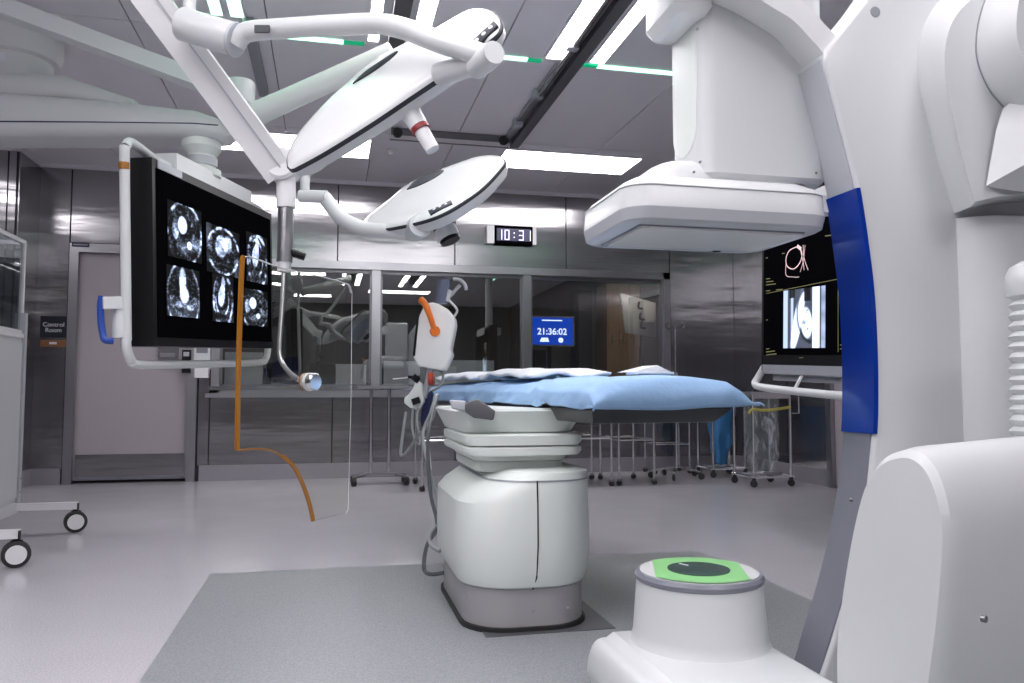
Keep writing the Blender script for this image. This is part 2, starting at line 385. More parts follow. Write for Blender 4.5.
# ---------------------------------------------------------------- lights of the place, plus added fill panels
def panel_light(b, label):
    t = thing('ceiling_panel_light', label, 'ceiling light', ((b[0]+b[1])/2, (b[2]+b[3])/2, ZC), 'rectangular ceiling panel lights')
    x0, x1, y0, y1 = b; z = ZC-.012
    MB().box((x0-.03, y0-.03, z), (x1+.03, y0, ZC)).box((x0-.03, y1, z), (x1+.03, y1+.03, ZC)).box((x0-.03, y0, z), (x0, y1, ZC)).box((x1, y0, z), (x1+.03, y1, ZC)).build('light_frame', 'ceiling_white', t)
    MB().box((x0, y0, z+.002), (x1, y1, ZC)).build('diffuser', 'panel_emit', t)
panel_light(P1, 'bright ceiling panel light above the wall clock and window end')
panel_light(P2, 'bright ceiling panel light above the hanging shield and monitor')
panel_light(P3, 'bright ceiling panel light above the wheeled glass cabinet')
panel_light((-2.0, -.8, -.2, .3), 'unseen ceiling fill panel added beside the slanted boom, nearer the rear wall')  # added out of view to light the motor cover from the left
panel_light((-2.9, -1.7, 1.2, 1.7), 'unseen ceiling fill panel added over the open floor beside the boom')  # added out of view, fill from the left
panel_light((-1.2, 0.0, -1.9, -1.4), 'unseen ceiling fill panel added over the open floor by the rear wall')  # added behind the camera to light front faces
panel_light((-1.3, -.1, 1.4, 1.9), 'unseen ceiling fill panel added in front of the big surgical lamp')  # added out of view to brighten the boom's front faces
panel_light((.75, 2.0, -.9, -.4), 'unseen ceiling fill panel added over the operator side of the gantry')  # added behind the camera to brighten the gantry's front plate
panel_light((-3.4, -2.2, -1.9, -1.4), 'unseen ceiling fill panel added at the far corner of the rear wall')  # added behind the camera, further fill for front sides and floor
def strip_light(x0, x1, y0, y1, label):
    t = thing('ceiling_strip_light', label, 'strip light', ((x0+x1)/2, (y0+y1)/2, ZC), 'long ceiling strip lights')
    MB().box((x0-.015, y0, ZC-.012), (x0, y1, ZC)).box((x1, y0, ZC-.012), (x1+.015, y1, ZC)).build('light_frame', 'ceiling_white', t)
    MB().box((x0, y0, ZC-.01), (x1, y1, ZC)).build('diffuser', 'strip_emit', t)
yS = 4.64
for x0, x1, lab in ((1.275, 1.36, 'white strip light beside the long rail, monitor side'), (1.56, 1.65, 'white strip light beside the long rail, gantry side'),
                    (.19, .25, 'narrow white strip light crossing above the big surgical lamp'), (.44, .53, 'white strip light ending above the big surgical lamp')):
    strip_light(x0, x1, .2, yS, lab)
for x0, x1, lab in ((-.66, -.60, 'green tinged strip light beside lamp yoke, wall side of its pair'), (-.56, -.49, 'green tinged strip light beside lamp yoke, gantry side of its pair')):
    t = thing('ceiling_strip_light', lab, 'strip light', ((x0+x1)/2, 3.6, ZC), 'paired green strip lights')
    MB().box((x0, 3.0, ZC-.01), (x1, 4.5, ZC)).build('diffuser', 'green_pale', t)
    MB().box((x0-.01, 3.0, ZC-.012), (x0, 4.5, ZC)).box((x1, 3.0, ZC-.012), (x1+.01, 4.5, ZC)).build('light_frame', 'ceiling_white', t)
def green_line(x0, x1, lab, e0=0, e1=0):
    t = thing('ceiling_led_line', lab, 'led strip', ((x0+x1)/2, 4.70, ZC), 'green led lines across the ceiling')
    MB().box((x0+e0, 4.685, ZC-.008), (x1-e1, 4.725, ZC)).build('led_tube', 'green_emit', t)
    if e0: MB().box((x0, 4.685, ZC-.008), (x0+e0, 4.725, ZC)).build('end_piece', 'green_dim', t)
    if e1: MB().box((x1-e1, 4.685, ZC-.008), (x1, 4.725, ZC)).build('end_piece', 'green_dim', t)
green_line(.62, 1.262, 'green led line from the big lamp to the long rail', 0, .09)
green_line(1.50, 2.9, 'green led line between the long rail and the gantry mast', .13, 0)
green_line(-.46, .17, 'short green led line behind the lamp yoke', 0, .12)
for x in (2.9,):
    t = thing('ceiling_led_line', 'green led line running over the gantry', 'led strip', (x, 3, ZC), 'green led lines across the ceiling')
    MB().box((x, 1.0, ZC-.008), (x+.04, 4.6, ZC)).build('led_tube', 'green_emit', t)
# long ceiling rail with glass cover and brackets
rl = thing('ceiling_rail', 'long dark steel ceiling rail with clips', 'rail', (1.46, 4, ZC))
rx = 1.455
MB().box((rx-.035, 1.0, ZC-.065), (rx+.035, 6.30, ZC-.02), .004).build('rail_beam', 'plinth_dark', rl)
MB().box((rx-.10, 1.0, ZC-.03), (rx-.05, 6.28, ZC-.004), .003).build('rail_channel', 'steel_frame', rl)
MB().tube([(rx-.085, 1.0, ZC-.045), (rx-.085, 5.2, ZC-.045)], .014).build('rail_conduit', 'chrome', rl)
for y in (3.6, 4.35, 5.15, 5.75, 6.2): MB().box((rx-.125, y, ZC-.06), (rx-.055, y+.06, ZC-.002), .004).build('rail_clip', 'mid_grey', rl)
cr = thing('ceiling_crossbar', 'pale crossbar joined to the end of the long rail', 'rail', (1.1, 6.27, ZC))
MB().box((.44, 6.19, ZC-.05), (1.40, 6.33, ZC-.012), .004).build('crossbar_channel', 'offwhite', cr)
for y in (6.185, 6.325): MB().box((.44, y, ZC-.056), (1.41, y+.014, ZC-.002)).build('crossbar_edge', 'steel_dark', cr)
for x in (.49, 1.34): MB().lathe([(.034, 0), (.038, .008), (.038, .03)], (x, 6.155, ZC-.045), (0, 1, 0)).build('end_stop', 'rubber', cr)
rl2 = thing('ceiling_rail', 'short dark ceiling rail between two white strips over the big lamp', 'rail', (.345, 3, ZC))
MB().box((.30, 1.0, ZC-.07), (.39, 4.9, ZC-.005), .004).build('rail_beam', 'steel_dark', rl2)
rl3 = thing('ceiling_rail', 'grey ceiling rail beside the green strip pair', 'rail', (-.47, 4.8, ZC))
MB().box((-.50, 4.5, ZC-.05), (-.44, 5.6, ZC-.005), .004).build('rail_beam', 'grey_plastic', rl3)
c = onZ(392, 150, ZC)
sd = thing('ceiling_smoke_detector', 'small white smoke detector on the ceiling', 'smoke detector', (c.x, c.y, ZC))
MB().lathe([(.05, 0), (.05, -.012), (.035, -.03), (.0, -.034)], (c.x, c.y, ZC)).build('detector_body', 'white', sd)
MB().lathe([(.02, -.03), (.02, -.042), (.0, -.044)], (c.x, c.y, ZC)).build('sensor', 'offwhite', sd)
t = thing('ceiling_control_light', 'faint fill light added over the control desk', 'ceiling light', (.4, 8.9, 2.6))  # lamp added to brighten the desk and what stands on it
MB().box((-.6, 8.8, 2.585), (1.4, 8.95, 2.6)).build('diffuser', 'desk_fill_emit', t)
MB().box((-.63, 8.77, 2.58), (1.43, 8.8, 2.6)).box((-.63, 8.95, 2.58), (1.43, 8.98, 2.6)).build('light_frame', 'control_grey', t)
# control room lamp
t = thing('ceiling_control_light', 'dim ceiling light inside the control room', 'ceiling light', (2.0, 9.6, 2.6))
MB().box((3.2, 9.3, 2.585), (4.0, 9.5, 2.6)).build('diffuser', 'control_emit', t)
MB().box((3.17, 9.27, 2.58), (4.03, 9.3, 2.6)).box((3.17, 9.5, 2.58), (4.03, 9.53, 2.6)).build('light_frame', 'control_grey', t)
# ---------------------------------------------------------------- C-arm X-ray gantry
CA = thing('c_arm_gantry', 'huge white C-arm X-ray gantry with glossy blue inner stripe', 'x-ray gantry', (1.6, 1.7, 0))
Y0, Y1 = 1.76, 1.88
# inner edge of the arm cover, top to bottom (traced on its side plane, a place in the room)
inner_px = [(824, 58), (838, 110), (850, 155), (858, 188), (866, 240), (872, 290), (875, 340), (876, 390), (875, 434), (870, 485), (861, 540), (848, 595), (833, 645), (818, 690)]
inner = [onY(x, y, Y0) for x, y in inner_px]
low = inner[-1]
tail = [V((low.x-.09, Y0, max(.03, low.z-.085))), V((low.x-.2, Y0, .03))]
outer = [V((low.x-.2, Y0, .012)), V((2.05, Y0, .012)), V((2.05, Y0, 1.95))]
top = [onY(905, -55, Y0), onY(868, -2, Y0), onY(828, 48, Y0)]
outline = inner+tail+outer+[V((2.0, Y0, 2.0))]+top
MB().prism(outline, (0, Y1-Y0, 0), .012, 30).build('arm_cover', 'white', CA)
def rim_strip(pts, name, m, t=.006, y0=Y0+.012, y1=Y1, lip=.0):
    mb = MB(); n = len(pts); R = []
    for i, p in enumerate(pts):
        tt = (pts[min(i+1, n-1)]-pts[max(i-1, 0)]).normalized(); nn = V((tt.z, 0, -tt.x))
        if nn.x > 0: nn = -nn
        a = p+nn*t; b = p-nn*.004
        R.append([V((a.x, y0, a.z)), V((a.x, y1, a.z)), V((b.x, y1, b.z)), V((b.x, y0, b.z))])
    mb.loft(R); return mb.build(name, m, CA)
sm = smooth_path(inner+tail, 4)
k1, k2 = 3*4, 8*4
rim_strip(sm[:k1+1], 'rim_upper', 'mid_grey', .005)
rim_strip(sm[k1:k2+1], 'blue_stripe', 'blue_gloss', .009, Y0-.004, Y1+.004)
rim_strip(sm[k2:], 'rim_lower', 'rim_grey', .005)
# thin raised lip in front of the blue stripe edge
# ring that carries the detector, running on above the frame
ring_px = [(842, 78), (826, 50), (814, 36), (797, 18), (778, 6), (755, -8), (725, -22), (690, -32), (655, -36)]
ring = smooth_path([onY(x, y, Y0) for x, y in ring_px], 6)
R = []
for i, p in enumerate(ring):
    tt = (ring[min(i+1, len(ring)-1)]-ring[max(i-1, 0)]).normalized(); nn = V((-tt.z, 0, tt.x))
    if nn.z < 0: nn = -nn
    w = .06; ya_ = Y0+.015; R.append([V((p.x, ya_, p.z)), V((p.x, Y1, p.z)), V((p.x, Y1, p.z))+nn*w, V((p.x, ya_, p.z))+nn*w])
MB().loft(R).build('c_ring', 'white_gloss', CA)
# screws and the recessed hole
c = onY(875, 12, Y0); mb = MB().lathe([(.014, .0), (.014, -.004), (.0, -.0045)], (c.x, Y0+.002, c.z), (0, 1, 0)); mb.build('recess', 'grey_plastic', CA, label='round recess in the cover')
def screw(px, py, y, r=.005, m='steel_dark', ax=(0, 1, 0)):
    c = onY(px, py, y); MB().lathe([(r, .002), (r, -.002), (r*.6, -.004), (0, -.004)], c, ax, 12).build('screw', m, CA)
# hub: raised collar with a big drum
YH = 1.63
hub_px = [(950, -12), (934, 8), (924, 28), (919, 52), (920, 84), (928, 118), (940, 165), (955, 213), (985, 205), (1030, 200), (1110, 196), (1110, -12)]
hub = [onY(x, y, YH) for x, y in hub_px]; cen = sum(hub, V((0, 0, 0)))/len(hub)
def scaled(pts, s, y, c): return [V((c.x+(p.x-c.x)*s, y, c.z+(p.z-c.z)*s)) for p in pts]
hub_o = [onY(x, y, Y0-.004) for x, y in hub_px]; hub_o = smooth_path(hub_o[:8], 4)+hub_o[8:]
hin_px = [(985, -12), (962, 8), (950, 28), (945, 52), (946, 84), (953, 118), (964, 165), (974, 202), (995, 197), (1030, 193), (1110, 190), (1110, -12)]
hub_i = [onY(x, y, YH) for x, y in hin_px]; hub_i = smooth_path(hub_i[:8], 4)+hub_i[8:]
MB().loft([[V((p.x, Y0+.02, p.z)) for p in hub_o], hub_o, [o_.lerp(i_, .35)+V((0, -.03, 0)) for o_, i_ in zip(hub_o, hub_i)], [o_.lerp(i_, .8)+V((0, -.015, 0)) for o_, i_ in zip(hub_o, hub_i)], hub_i]).build('hub_collar', 'white', CA)
drum_px = [(1000, -30), (985, 0), (977, 30), (977, 60), (988, 88), (1004, 108), (1030, 136), (1120, 160), (1120, -30)]
drum = [onY(x, y, YH) for x, y in drum_px]; drum_s = smooth_path(drum[:7], 4)+drum[7:]; cen2 = sum(drum, V((0, 0, 0)))/len(drum)
MB().loft([[V((p.x, YH+.01, p.z)) for p in drum_s], scaled(drum_s, .99, YH-.10, cen2), scaled(drum_s, .96, YH-.115, cen2)]).build('hub_drum', 'white', CA)
MB().loft([scaled(drum_s, 1.012, YH+.004, cen2), scaled(drum_s, 1.012, YH-.003, cen2)]).build('drum_seam', 'grey_plastic', CA)
# wedge cover below the drum
wd = [onY(1003, 108, YH-.02), onY(996, 130, YH-.02), onY(986, 186, YH-.01), onY(1040, 195, YH-.02), onY(1110, 150, YH-.02), onY(1110, 85, YH-.02), onY(1030, 88, YH-.02)]
ap = V((wd[2].x+.16, YH-.12, wd[2].z+.12))
MB().loft([wd, [p.lerp(ap, .55)+V((0, -.045, 0)) for p in wd]]).build('hub_wedge', 'white', CA)
# column below hub
c0 = onY(957, 214, Y0-.004); c0.z = onY(957, 217, Y0-.004).z
MB().loft([[V((c0.x+x, Y0+.02-y, z)) for x, y in ((0, 0), (0, .024), (.02, .05), (.06, .075), (.11, .085), (.6, .085), (.6, 0))] for z in (c0.z-.004, .03)]).build('column', 'white', CA)
# bulging motor cover low down: a round-topped face whose body runs towards the wall side
a = at(835, 640, 1.78); b = at(950, 640, 1.50); uu = V((b.x-a.x, b.y-a.y, 0)).normalized(); nn = V((-uu.y, uu.x, 0))
if nn.x < 0: nn = -nn
face_px = [(834, 730), (833, 665), (836, 625), (843, 575), (851, 530), (860, 492), (869, 470), (882, 455), (897, 448), (912, 447), (926, 455), (937, 472), (946, 500), (950, 532), (948, 575), (943, 630), (935, 690), (930, 730)]
face = [onP(x, y, a, nn) for x, y in face_px]; fs = smooth_path(face, 3); fc = sum(face, V((0, 0, 0)))/len(face)
def zc(p): return V((p.x, p.y, max(p.z, .02)))
MB().loft([[zc(fc+(p-fc)*.90+nn*-.004) for p in fs], [zc(fc+(p-fc)*.97+nn*.008) for p in fs], [zc(p+nn*.04) for p in fs], [zc(p+nn*.42+V((0, 0, .02))) for p in fs]]).build('motor_cover', 'white', CA)
for px, py in ((984, 619),):
    c = at(px, py, 1.42); MB().lathe([(.006, .004), (.006, -.004), (.004, -.005), (0, -.005)], c, (-.4, 1, 0), 12).build('screw', 'steel_dark', CA)
# corrugated hose with cap
hy = 1.44
hp = [onY(1036, 285, hy), onY(1035, 330, hy), onY(1036, 420, hy), onY(1039, 520, hy), onY(1046, 620, hy), onY(1062, 720, hy)]
path = smooth_path(hp, 160); pts = [path[0]]; acc = 0
for p0_, p1_ in zip(path[:-1], path[1:]):
    acc += (p1_-p0_).length
    if acc > .0052: pts.append(p1_); acc = 0
MB().tube(pts, [(.047, .051, .047, .041)[i % 4] for i in range(len(pts))], 20).build('hose', 'white', CA)
c = hp[0]
MB().lathe([(.040, -.03), (.056, -.024), (.060, .0), (.059, .02), (.050, .04), (.03, .052), (0, .056)], c, (0, 0, 1), 28).build('hose_cap', 'white', CA)
screw(851, 500, Y0, .005)
# ---- detector side: mast, cap, flange, detector
YM = 1.87
x0 = onY(703, 100, YM).x; x1 = onY(822, 100, YM).x; zb = onY(740, 178, YM).z; zt = 2.02
def rbox(x0, x1, y0, y1, zs, r=.03, n=5):
    """zs: (z, inset) list"""
    return [[V(((x0+x1)/2+px, (y0+y1)/2+py, z)) for px, py in rrect(x1-x0-2*i, y1-y0-2*i, max(r-i*.5, .004), n)] for z, i in zs]
YN = YM+.20
MB().loft(rbox(x0-.004, x1+.02, YM, YN, [(zb, .012), (zb+.012, 0), (zt-.02, 0), (zt, .03)], .042, 8)).build('detector_mast', 'white', CA)
# oval inlay on mast's narrow side
pl = []
ya, yb = YM+.03, YN-.025; zi = onX(690, 155, x0).z
for i in range(13):
    an = math.pi*i/12; pl.append(V((x0-.006, (ya+yb)/2+math.cos(an)*(yb-ya)/2, zi+.07-math.sin(an)*.07)))
zk = onX(680, 40, x0).z
pl += [V((x0-.006, ya, zk)), V((x0-.006, yb, zk))]
MB().prism(pl, (.006, 0, 0), .002).build('mast_inlay', 'pale_green_white', CA)
cp = MB().loft(rbox(x0-.085, x0+.03, YM-.03, YN, [(zk, .035), (zk+.008, .015), (zk+.03, .0), (zk+.13, 0), (zk+.15, .02)], .035)); cp.build('mast_cap', 'white_gloss', CA)
c = onY(697, 29, YM-.03); MB().lathe([(.004, .002), (.004, -.002), (0, -.002)], c, (0, 1, 0), 10).build('screw', 'steel_dark', CA)
for px, py in ((700, 162), (694, 172), (816, 173)): screw(px, py, YM, .0035)
dz = .0
DC = V((.965, 1.96)); DW, DD = .56, .40
dzb = onY(650, 222, DC.y-DD/2+.03).z
det = MB().loft(rbox(DC.x-DW/2, DC.x+DW/2, DC.y-DD/2, DC.y+DD/2, [(dzb, .016), (dzb+.006, .006), (dzb+.034, 0)], .07, 8)).build('detector_band', 'mid_grey', CA)
MB().loft(rbox(DC.x-DW/2, DC.x+DW/2, DC.y-DD/2, DC.y+DD/2, [(dzb+.034, 0), (dzb+.085, .004), (dzb+.105, .018), (dzb+.122, .05), (dzb+.13, .09), (dzb+.133, .13)], .07, 8)).build('detector_housing', 'white', CA)
MB().loft(rbox(DC.x-DW/2, DC.x+DW/2, DC.y-DD/2, DC.y+DD/2, [(dzb+.087, .0025), (dzb+.089, .0025)], .07, 8)).build('housing_seam', 'mid_grey', CA)
MB().loft(rbox(DC.x-DW/2+.05, DC.x+DW/2-.05, DC.y-DD/2+.055, DC.y+DD/2-.05, [(dzb-.004, .002), (dzb+.004, 0)], .006, 2)).build('detector_frame', 'rim_grey', CA)
MB().loft(rbox(DC.x-DW/2+.058, DC.x+DW/2-.058, DC.y-DD/2+.058, DC.y+DD/2-.085, [(dzb-.009, .001), (dzb, 0)], .004, 2)).build('detector_window', 'white_gloss', CA)
MB().box((DC.x+.10, DC.y+DD/2-.09, dzb-.012), (DC.x+.12, DC.y+DD/2-.08, dzb)).build('latch', 'black', CA)
MB().loft(rbox(x0-.125, x1-.01, YM+.01, YN+.05, [(dzb+.12, 0), (dzb+.165, .004), (dzb+.185, .016), (dzb+.20, .045), (dzb+.205, .07)], .08, 8)).build('detector_neck', 'white', CA)
c = V((x1+.035, 1.9, dzb+.15)); MB().tube([c, c+V((.05, 0, -.005))], .014).tube([c+V((.05, -.02, -.005)), c+V((.05, .02, -.005))], .022).build('side_knob', 'offwhite', CA)
c = onY(826, 183, 1.9); MB().lathe([(.012, -.03), (.022, -.025), (.022, .02), (.012, .026)], c+V((0, 0, -.06)), (0, 0, 1), 20).build('side_cap', 'white', CA)
# ---- tube side
TY = 1.90; TC = V((onY(699, 600, TY).x, TY)); ztop = onY(699, 569, TY).z; zt0 = onY(699, 664, TY-.168).z
xl_ = onZ(607, 630, zt0); xr_ = onZ(765, 645, zt0).x
th = zt0-.035; prof = []
for i in range(13):
    an = math.pi/2*i/12; prof.append((xl_.x-.055*math.cos(an)**.7-.006+.03*(1-math.sin(an))*0, .035+th*.42+(th*.58-.012)*math.sin(an)))
prof = [(xl_.x-.035, .035)]+prof+[(xl_.x+.012, zt0)]
for i in range(7):
    an = math.pi/2*i/6; prof.append((xr_+.03*math.sin(an), zt0-.03+.03*math.cos(an)))
prof += [(xr_+.03, .035)]
MB().prism([V((x, 1.42, z)) for x, z in prof], (0, xl_.y-1.42, 0), .02, 40).build('tube_housing', 'white', CA)
HC = ztop-zt0-.023
MB().lathe([(.176, 0), (.170, .01), (.166, .03), (.158, HC-.02), (.157, HC)], (TC.x, TC.y, zt0-.002), seg=48).build('collimator', 'white', CA)
zt1 = zt0+HC-.002
MB().lathe([(.156, 0), (.160, .003), (.161, .012), (.156, .020), (.148, .021)], (TC.x, TC.y, zt1), seg=48).build('collimator_ring', 'rim_grey', CA)
top = MB().lathe([(.1485, .01), (.1485, .022), (.0, .023)], (TC.x, TC.y, zt1), seg=48).build('collimator_top', 'white_gloss', CA)
# green cross-shaped print on top, dark round window with a painted glint line
pr = MB(); an0 = math.radians(-20); nx_, ny_ = math.cos(an0), math.sin(an0); band = []
for i in range(72):
    a_ = 2*math.pi*i/72; x, y = .146*math.cos(a_), .146*math.sin(a_); k = x*nx_+y*ny_
    kk = max(-.112, min(.112, k)); band.append(V((TC.x+x+(kk-k)*nx_, TC.y+y+(kk-k)*ny_, zt1+.0245)))
pr.poly(band); pr.build('green_print', 'green_print', top, recalc=False)
MB().lathe([(.078, .021), (.078, .027), (.072, .028), (0, .028)], (TC.x, TC.y, zt1), seg=40).build('tube_window', 'dark_glass', top)
MB().obox((TC.x-.02, TC.y+.045, zt1+.0285), (.004, .03, .001), Matrix.Rotation(.4, 3, 'Z')).build('window_glint', 'print_white', top)
# green release handle at the side of the tube housing
bx0 = xl_.x-.05
MB().tube([(bx0+.01, 1.70, .06), (bx0-.02, 1.70, .10), (bx0-.022, 1.78, .11), (bx0+.01, 1.79, .08)], .009, 10, 4).build('release_handle', 'green_translucent', CA)
def h2(x, y): s = math.sin(x*127.1+y*311.7)*43758.5453; return s-math.floor(s)
def ns(x, y):
    i, j = math.floor(x), math.floor(y); f, g_ = x-i, y-j; f = f*f*(3-2*f); g_ = g_*g_*(3-2*g_)
    return (h2(i, j)*(1-f)+h2(i+1, j)*f)*(1-g_)+(h2(i, j+1)*(1-f)+h2(i+1, j+1)*f)*g_
# ---------------------------------------------------------------- patient table
PT = thing('patient_table', 'white motorised patient table on a rounded pedestal', 'table', (.70, 3.2, 0))
bx0, bx1, by0, by1 = .475, .918, 2.73, 3.52
def stad(cx, cy, w, l, z, n=6, r=.16): return [V((cx+x, cy+y, z)) for x, y in rrect(w, l, r, n)]
bcx, bcy, bw, bl = (bx0+bx1)/2, (by0+by1)/2, bx1-bx0, by1-by0
MB().loft([stad(bcx, bcy, bw+.02, bl+.02, 0), stad(bcx, bcy, bw+.02, bl+.02, .018)]).build('floor_gasket', 'rubber', PT)
MB().box((bx0+.05, by0-.035, 0), (bx1+.07, by0+.4, .004)).build('floor_plate', 'plinth_dark', PT)
MB().loft([stad(bcx, bcy, bw, bl, .016), stad(bcx, bcy, bw, bl, .16)]).build('plinth', 'plinth_grey', PT)
zs_ = [(.135, -.02, 0), (.155, .015, 0), (.20, .028, 0), (.30, .032, 0), (.44, .028, 0), (.475, .024, .03), (.52, .02, .10), (.545, .012, .16), (.55, -.02, .18)]
def body_ring(z, e, li, g=0):
    return stad(bcx+li/2, bcy, bw+2*e-li+g, bl+2*e+g, z, 6, .17+e-li*.3)
MB().loft([body_ring(*q_) for q_ in zs_]).build('pedestal', 'pale_green_white', PT)
# dark vertical seam and top seam of the pedestal shell
sx = onY(538, 520, by0-.03).x
MB().tube([(sx-.012, by0-.004, .145), (sx-.004, by0-.026, .19), (sx, by0-.0325, .30), (sx, by0-.028, .44), (sx, by0-.021, .52)], .0028, 6).build('shell_seam', 'rubber', PT)
MB().loft([body_ring(.515, .0205, .092, .004), body_ring(.520, .02, .10, .004)]).build('shell_seam', 'grey_plastic', PT)
for (px, py) in ((469, 594), (533, 611), (568, 608)):
    c = onY(px, py, by0); MB().lathe([(.006, .002), (.006, -.003), (0, -.003)], c+V((0, .002, 0)), (0, 1, 0), 10).build('screw', 'grey_plastic', PT)
# telescoping cover layers
for z0, z1, e, yo in ((.535, .575, -.05, .03), (.575, .60, -.04, .03), (.60, .632, -.0, 0), (.636, .675, -.0, 0)):
    MB().loft([stad(bcx, bcy+yo, bw+2*e-.02, bl*.8+2*e, z0, 5, .06), stad(bcx, bcy+yo, bw+2*e, bl*.8+2*e, z0+.012, 5, .06), stad(bcx, bcy+yo, bw+2*e, bl*.8+2*e, z1-.004, 5, .06), stad(bcx, bcy+yo, bw+2*e-.02, bl*.8+2*e-.02, z1, 5, .06)]).build('telescopic_cover', 'pale_green_white', PT)
# carriage under the top: boat-shaped
MB().loft([stad(bcx, bcy+.07, bw-.10, bl*.66, .664, 5, .08), stad(bcx, bcy+.07, bw-.02, bl*.76, .68, 5, .08), stad(bcx, bcy+.07, bw+.05, bl*.86, .758, 5, .06), stad(bcx, bcy+.07, bw+.03, bl*.85, .768, 5, .06)]).build('carriage', 'pale_green_white', PT)
# table top: near end placed on px 585..727, long way back
NL = onZ(585, 424, .722); tw = .53
ad = V((-.105, 1, 0)).normalized(); rd = V((ad.y, -ad.x, 0)); TL = 2.25
def tp(u, v, z): return V((NL.x, NL.y, 0))+rd*u+ad*v+V((0, 0, z))
def trap(v, e=0): return [tp(.03+e, v, .722), tp(tw-.03-e, v, .722), tp(tw, v, .765), tp(tw, v, .775), tp(0, v, .775), tp(0, v, .765)]
MB().loft([[p-ad*(.06 if p.z > .75 else 0) for p in trap(0)], trap(.3), trap(TL)], bev=.004).build('tabletop', 'carbon', PT)
MB().loft([[tp(u, v, z) for u, z in ((.01, .775), (tw-.01, .775), (tw-.01, .80), (.01, .80))] for v in (-.03, TL-.02)], bev=.01).build('mattress', 'grey_plastic', PT)
MB().bar(tp(-.045, .75, .742), tp(-.045, TL-.2, .742), .012, .025, bev=.002).build('side_rail', 'steel_frame', PT)
c = tp(-.05, .95, .75)
MB().prism([at(x, y, 2.845) for x, y in ((471, 400.5), (478, 399), (495.5, 411), (493.5, 420.5), (474, 418), (465, 412), (465, 404))], (.01, .06, 0), .006).build('rail_clamp', 'plinth_dark', PT)
MB().prism([at(x, y, 2.86) for x, y in ((449, 400), (466, 401), (466, 411), (452, 409))], (.01, .06, 0), .006).build('rail_socket', 'mid_grey', PT)
MB().bar(tp(-.075, 1.0, .742), tp(-.075, 1.35, .745), .06, .05, bev=.01).build('rail_connector', 'pale_green_white', PT)
MB().box((bcx-.24, by0+.15, .26), (bcx-.225, by0+.32, .34), .004).build('foot_release', 'rubber', PT)
# blue drape over the tabletop
rn = random.Random(3)
prof_u = [(-.024, -.022), (-.021, -.002), (-.014, .03), (.03, .062), (.12, .076), (.26, .082), (.39, .079), (.50, .068), (.542, .03), (.552, 0), (.556, -.02)]
def drape(s, t):
    n = len(prof_u)-1; k = min(int(s*n), n-1); f = s*n-k
    u = prof_u[k][0]*(1-f)+prof_u[k+1][0]*f; z = prof_u[k][1]*(1-f)+prof_u[k+1][1]*f
    v = -.07+t*(TL+.11); edge = abs(s-.5)*2
    fold = ns(v*7, s*3+4)*1.6-.8+(ns(v*16+s*5, s*6)-.5)*.9
    crease = max(0, 1-abs((v-.42)-(s-.2)*.55)/.05)-max(0, 1-abs((v-.50)-(s-.2)*.5)/.05)*.7
    u += (-1 if s < .5 else 1)*.016*fold*max(0, edge-.45)*1.6
    u += max(0, 1-max(0, v)/.6)*max(0, (s-.68)/.32)**1.3*.085
    z += .009*fold*(1-edge*.5)+.012*crease*(1 if s < .9 else 0)
    if edge > .8: z += .008*(ns(v*6+(0 if s < .5 else 9), 2)-.5)
    if t < .04: z -= (.04-t)*.35*max(0, 1-edge)
    return tp(u, v, .80+z)
d = MB().surf(drape, 44, 120)
# front fold hanging over the table end
def flap(s, t):
    p = drape(s, 0.0); k = (ns(s*9, 3)-.5)*.03; r_ = max(0, s-.72)/.28
    q = V((p.x, p.y, 0))-ad*(.03+k)+V((0, 0, min(p.z, .764+.014*ns(s*6, 7)+.014*r_)))
    return p.lerp(q, t)-ad*(.022*math.sin(math.pi*t)*(1-.6*r_))+V((0, 0, .006*math.sin(t*3+s*19)*t*(1-t)*4))
d.surf(flap, 44, 8)
bmesh.ops.remove_doubles(d.bm, verts=d.bm.verts[:], dist=.0004)
do = d.build('surgical_drape', 'drape_blue', None, 'light blue surgical drape spread over the patient table', 'drape', angle=80)
so = do.modifiers.new('thickness', 'SOLIDIFY'); so.thickness = .003; so.offset = 1
# white sheets lying on the drape
def sheet(v0, v1, u0, u1, h, name, lab, ph, m='sheet_white'):
    mb = MB()
    def fn(s, t):
        v = v0+(v1-v0)*t; u = u0+(u1-u0)*s+.012*math.sin(v*8+ph); e = min(s, 1-s, t, 1-t)
        return tp(u, v, .899+h*min(1, e*7)+.007*math.sin(v*11+s*6+ph)*math.sin(s*5+ph)+.006*math.sin(v*23+ph*3+s*11))
    mb.surf(fn, 24, 30); o = mb.build(name, m, None, lab, 'sheet', angle=80, recalc=False)
    md = o.modifiers.new('thickness', 'SOLIDIFY'); md.thickness = .012; md.offset = 1
sheet(1.55, 2.25, .03, .44, .022, 'folded_sheet', 'folded white sheet on the blue drape beside the orange-handled injector', .3)
sheet(.75, 1.45, .05, .45, .020, 'folded_sheet', 'crumpled white sheet in the middle of the blue drape', 1.7)
# peaked white paper fold
c = tp(.36, .20, .893); k = .55
MB().prism([c-ad*.14*k-rd*.17*k, c+ad*.12*k-rd*.13*k, c+ad*.16*k+rd*.16*k, c-ad*.10*k+rd*.12*k], (0, 0, .010), .002).prism([c+rd*-.15*k+V((0, 0, .010)), c+rd*.05*k+V((0, 0, .036)), c+rd*.16*k+V((0, 0, .010))], ad*.12).build('paper_towel', 'sheet_white', None, 'peaked white paper towel on the drape near the table end', 'paper towel')

